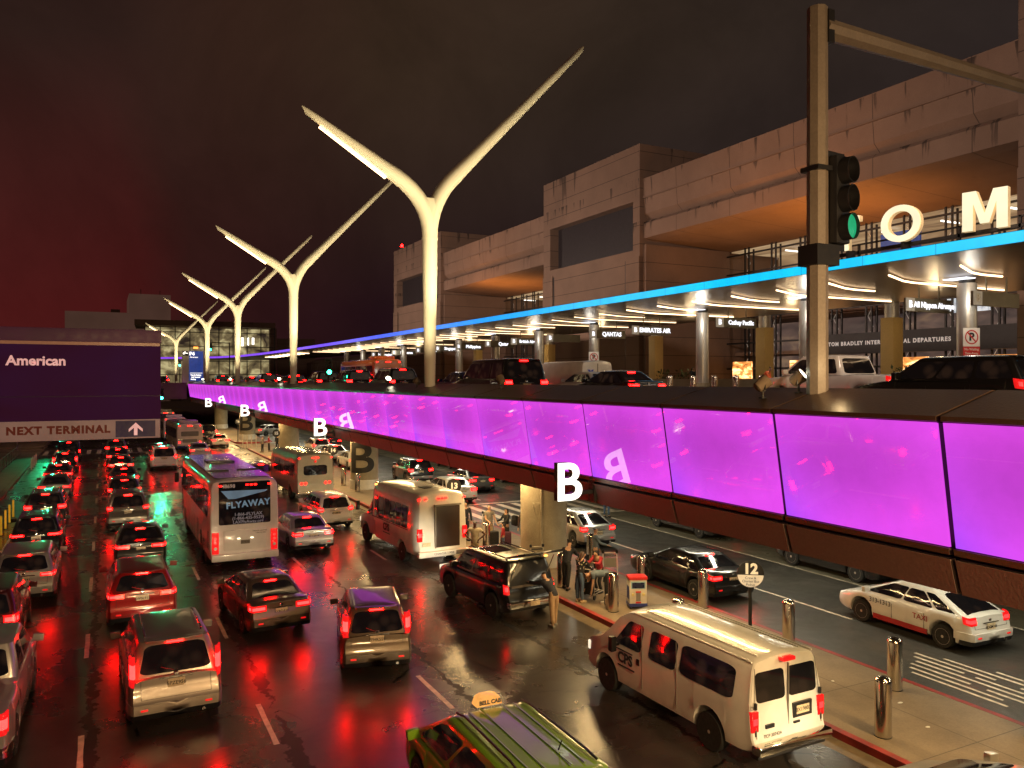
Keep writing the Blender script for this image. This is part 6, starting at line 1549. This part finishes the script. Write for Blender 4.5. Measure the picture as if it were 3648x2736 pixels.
for x, y, rz, sh, pt, lb, ln, cp in UPR: person(lb, (x, y, 6.45), R(rz), sh, pt, lean=ln, cap=cp, aR=(30, 8, 30), h=1.74, group='people on the upper kerb')
# ------------------------------------------------------------------ luggage and trolleys
def trolley(loc, rz, label):
    t = thing('luggage_trolley', label, 'trolley', loc, rz, 'luggage trolleys')
    m = MB(); m.tube([(-.26, 0, .15), (-.26, -.05, .6), (-.24, -.12, 1.02), (.24, -.12, 1.02), (.26, -.05, .6), (.26, 0, .15)], .018, 8); m.build('push_frame', M_rim, t, smooth=50)
    m = MB(); m.tube([(-.22, -.10, .93), (.22, -.10, .93)], .03, 8); m.build('handle_bar', M_black, t)
    for sx in (-1, 1):
        m = MB(); m.lathe([(.02, 0), (.05, .02), (.05, .1), (.02, .12)], c=(sx*.24, -.12, 1.0), n=12); m.build('grip_knob', M_black, t)
    m = MB()
    for x in (-.22, -.07, .07, .22): m.tube([(x, 0, .17), (x, .72, .17)], .012, 6)
    m.tube([(-.26, .0, .17), (.26, 0, .17)], .014, 6); m.tube([(-.22, .72, .17), (.22, .72, .17)], .014, 6); m.build('load_deck', M_rim, t)
    m = MB(); m.bb(-.22, .22, -.05, -.035, .52, .85); m.build('advert_board', M_bumpgrey, t)
    for x, y in ((-.24, .04), (.24, .04), (0, .66)):
        m = MB(); m.lathe([(.03, -.02), (.075, -.02), (.075, .02), (.03, .02)], c=(x, y, .078), n=16, axis='X'); m.build('castor_wheel', M_black, t)
    return t
trolley((16.15, 23.9, .15), R(150), 'empty chrome luggage trolley between the steel bollards')
trolley((14.2, 22.35, .15), R(-60), 'loaded luggage trolley the travellers are gathered round')
trolley((14.35, 26.0, .15), R(170), 'empty trolley with a dark board at the foot of the nearest column')
trolley((15.9, 33.6, .15), R(160), 'trolley with a blue bag behind the bearded man')
def suitcase(loc, rz, label, mt, d=(.45, .28, .66)):
    t = thing('suitcase', label, 'suitcase', loc, rz, 'suitcases'); m = MB(); m.box((0, 0, d[2]/2+.06), d); m.build('case_shell', mt, t, bevel=.045)
    m = MB(); m.tube([(-.1, .05, d[2]), (-.1, .05, d[2]+.28), (.1, .05, d[2]+.28), (.1, .05, d[2])], .01, 6); m.build('handle', M_black, t)
    for sx in (-1, 1):
        m = MB(); m.lathe([(.01, -.02), (.035, -.015), (.035, .015), (.01, .02)], c=(sx*d[0]*.38, 0, .036), n=12, axis='X'); m.build('wheel', M_black, t)
    return t
suitcase((14.75, 30.75, .15), R(10), 'large black suitcase in front of the bearded man', black_c, (.5, .32, .72))
suitcase((15.35, 30.65, .15), R(-20), 'dark plum suitcase held by the woman in black', cloth('plum', (.06, .015, .03)))
t = suitcase((14.35, 22.75, .32), R(-60), 'dark brown soft case lying on the loaded trolley', cloth('brown', (.05, .025, .018)), (.46, .62, .26))
suitcase((14.15, 22.2, .32), R(-60), 'black bag with a pink side pocket on the loaded trolley', black_c, (.34, .3, .4))
backpack((14.28, 21.15, .15), R(15), 'white patterned backpack standing at the foot of a bollard', cloth('white_pattern', (.6, .56, .48), .45))
backpack((16.0, 31.05, 1.0), R(-80), 'black backpack worn by the woman with long black hair', black_c)
suitcase((15.9, 25.3, .15), R(30), 'navy upright suitcase by the man in a slate coat', navy)
# the little bus-shaped suitcase
J = thing('novelty_suitcase', 'toy-like hard suitcase painted as a red, white and blue bus front', 'suitcase', (15.1, 20.85, .15), R(-22))
m = MB(); m.box((0, 0, .52), (.56, .42, .86)); m.build('case_shell', mat('case_cream', (.55, .50, .42), .4), J, bevel=.03)
m = MB(); m.box((0, 0, .97), (.60, .46, .10)); m.build('red_roof', mat('case_red', (.5, .02, .02), .4), J, bevel=.02)
m = MB(); m.box((0, 0, .13), (.585, .45, .10)); m.build('blue_skirt', mat('case_blue', (.02, .03, .16), .4), J, bevel=.01)
m = MB(); m.bb(-.20, .20, -.222, -.21, .66, .84); m.build('window_panel', mat('case_window', (.01, .015, .05), .3), J, bevel=.003)
m = MB(); m.bb(-.235, .235, -.217, -.209, .64, .87); m.build('window_frame', mat('case_sky', (.25, .4, .5), .4), J)
m = MB(); m.bb(-.07, .07, -.222, -.208, .26, .52); m.build('grille', M_bumpgrey, J)
m = MB(); m.bb(-.085, .085, -.219, -.209, .52, .57); m.bb(-.085, .085, -.219, -.209, .19, .24); m.build('red_badge', mat('case_red', (.5, .02, .02)), J)
for sx in (-1, 1):
    m = MB(); m.lathe([(0, -.225), (.045, -.222), (.05, -.21)], c=(sx*.17, 0, .46), n=16, axis='Y'); m.build('round_eye', mat('case_yellow', (.6, .5, .2), .4), J)
    m = MB(); m.bb(sx*.24-.03, sx*.24+.03, -.2, .2, .0, .09); m.build('wheel', M_black, J)
    m = MB(); m.bb(sx*.282-.004, sx*.282+.004, -.15, .15, .3, .7); m.build('side_stripe', mat('case_blue', (.02, .03, .16)), J)
# ------------------------------------------------------------------ round stop signs
M_signw = mat('sign_cream_glow', (.62, .58, .48), .5, em=.35)  # glow added to brighten the cream where little light falls
def round_sign(loc, rz, label, num, small=None, r=.335, hz=2.35):
    t = thing('round_stop_sign', label, 'sign', loc, rz, 'round numbered stop signs')
    m = MB(); m.tube([(0, .03, 0), (0, .03, hz)], .045, 12); m.lathe([(.12, 0), (.12, .02)], c=(0, .03, 0), n=16); m.build('post', M_black, t)
    m = MB(); m.lathe([(0, 0), (r, 0), (r, .03), (0, .03)], c=(0, -.03, hz), n=36, axis='Y'); m.build('black_disc', M_black, t, smooth=40)
    if small:
        m = MB(); n = 20; pts = [(r*.96*math.cos(a), r*.96*math.sin(a)) for a in [PI+.05+ (PI-.1)*k/n for k in range(n+1)]]
        m.add([(x, -.036, z+hz) for x, z in pts], [tuple(range(n+1))]); m.build('cream_half', M_signw, t)
        for k, s_ in enumerate(small): text(s_, .085, M_black, t, (0, -.040, hz-.09-.085*k), ext=.001)
    text(num, .36, M_signw, t, (0, -.038, hz+(.13 if small else .0)), off=.016, ext=.002, name='number')
round_sign((14.5, 15.2, .15), R(-35), 'round black and cream stop sign numbered 12 beside the white van roof', '12', ['Crew &', 'Charter Bus', 'Pickup'])
round_sign((14.35, 34.0, .15), R(-20), 'round black stop sign numbered 13 above the shuttle bus roof', '13')
round_sign((14.1, 54.9, .15), R(-10), 'round black stop sign numbered 14 by the painted column', '14')
round_sign((14.0, 74.8, .15), R(-10), 'round black stop sign numbered 15 in front of the third column', '15')
round_sign((13.9, 97.6, .15), R(-5), 'twin-disc stop sign numbered 16 behind the white posts at the crosswalk', '16')
# delineator posts
def post(loc, mt, label, group, h=.95, proto_=[None]):
    t = thing('delineator_post', label, 'post', loc, 0, group); m = MB(); m.lathe([(.05, .0), (.05, h-.06), (.03, h), (0, h+.0)], n=10); m.build('tube', mt, t, smooth=40); m = MB(); m.lathe([(.1, 0), (.1, .03)], n=12); m.build('foot', M_black, t)
M_yel = mat('delineator_yellow', (.75, .38, .02), .45, em=.35); M_wp = mat('post_white', (.68, .62, .5), .5)
for k in range(7): post((-4.35, 39.0+1.9*k, 0), M_yel, 'yellow plastic post along the left lane, %s from the camera' % ordn[k], 'yellow posts along the left lane')
for k in range(4): post((-5.3, 76+1.7*k, 0), M_wp, 'white plastic post on the left before the crosswalk, %s from the camera' % ordn[k], 'white posts on the left')
for k in range(4): post((13.3+.38*k, 89.9-.5*k, 0), M_wp, 'white plastic post at the island tip, %s from the left' % ordn[k], 'white posts at the island tip', 1.5)
# fence on the left pavement
F = thing('pavement_fence', 'low metal rail fence on the left pavement under the overhead sign', 'fence', (-7.2, 60, .16))
m = MB(); m.bb(-.02, .02, 0, 30, .95, 1.0); m.bb(-.02, .02, 0, 30, .15, .19); m.build('rails', M_pole, F)
for k in range(16): 
    m = MB(); m.bb(-.03, .03, 2*k-.03, 2*k+.03, 0, 1.0); m.build('fence_post', M_pole, F)
# litter on the island
for k, (x, y) in enumerate(((15.6, 13.6), (15.3, 10.9), (15.9, 12.0))):
    m = MB(); m.lathe([(0, 0), (.04, .005), (.03, .012), (0, .014)], n=7); o = m.build('paper_scrap', M_white, None); o.location = (x, y, .151); o.scale = (1+.5*k, 1, 1)
    tag(o, ('round scrap of white paper on the island', 'crumpled white scrap nearest the front kerb', 'pale crumb of paper on the island slab')[k], 'paper')
# weak glowing surfaces are found by bounced rays alone, which keeps the direct light clean
for m_ in bpy.data.materials:
    if m_.name.split('.')[0] not in ('brake_lamp_lit', 'tail_lamp_lit', 'canopy_strip_light', 'led_strip_warm', 'green_signal', 'flood_lens'):
        m_.cycles.emission_sampling = 'NONE'
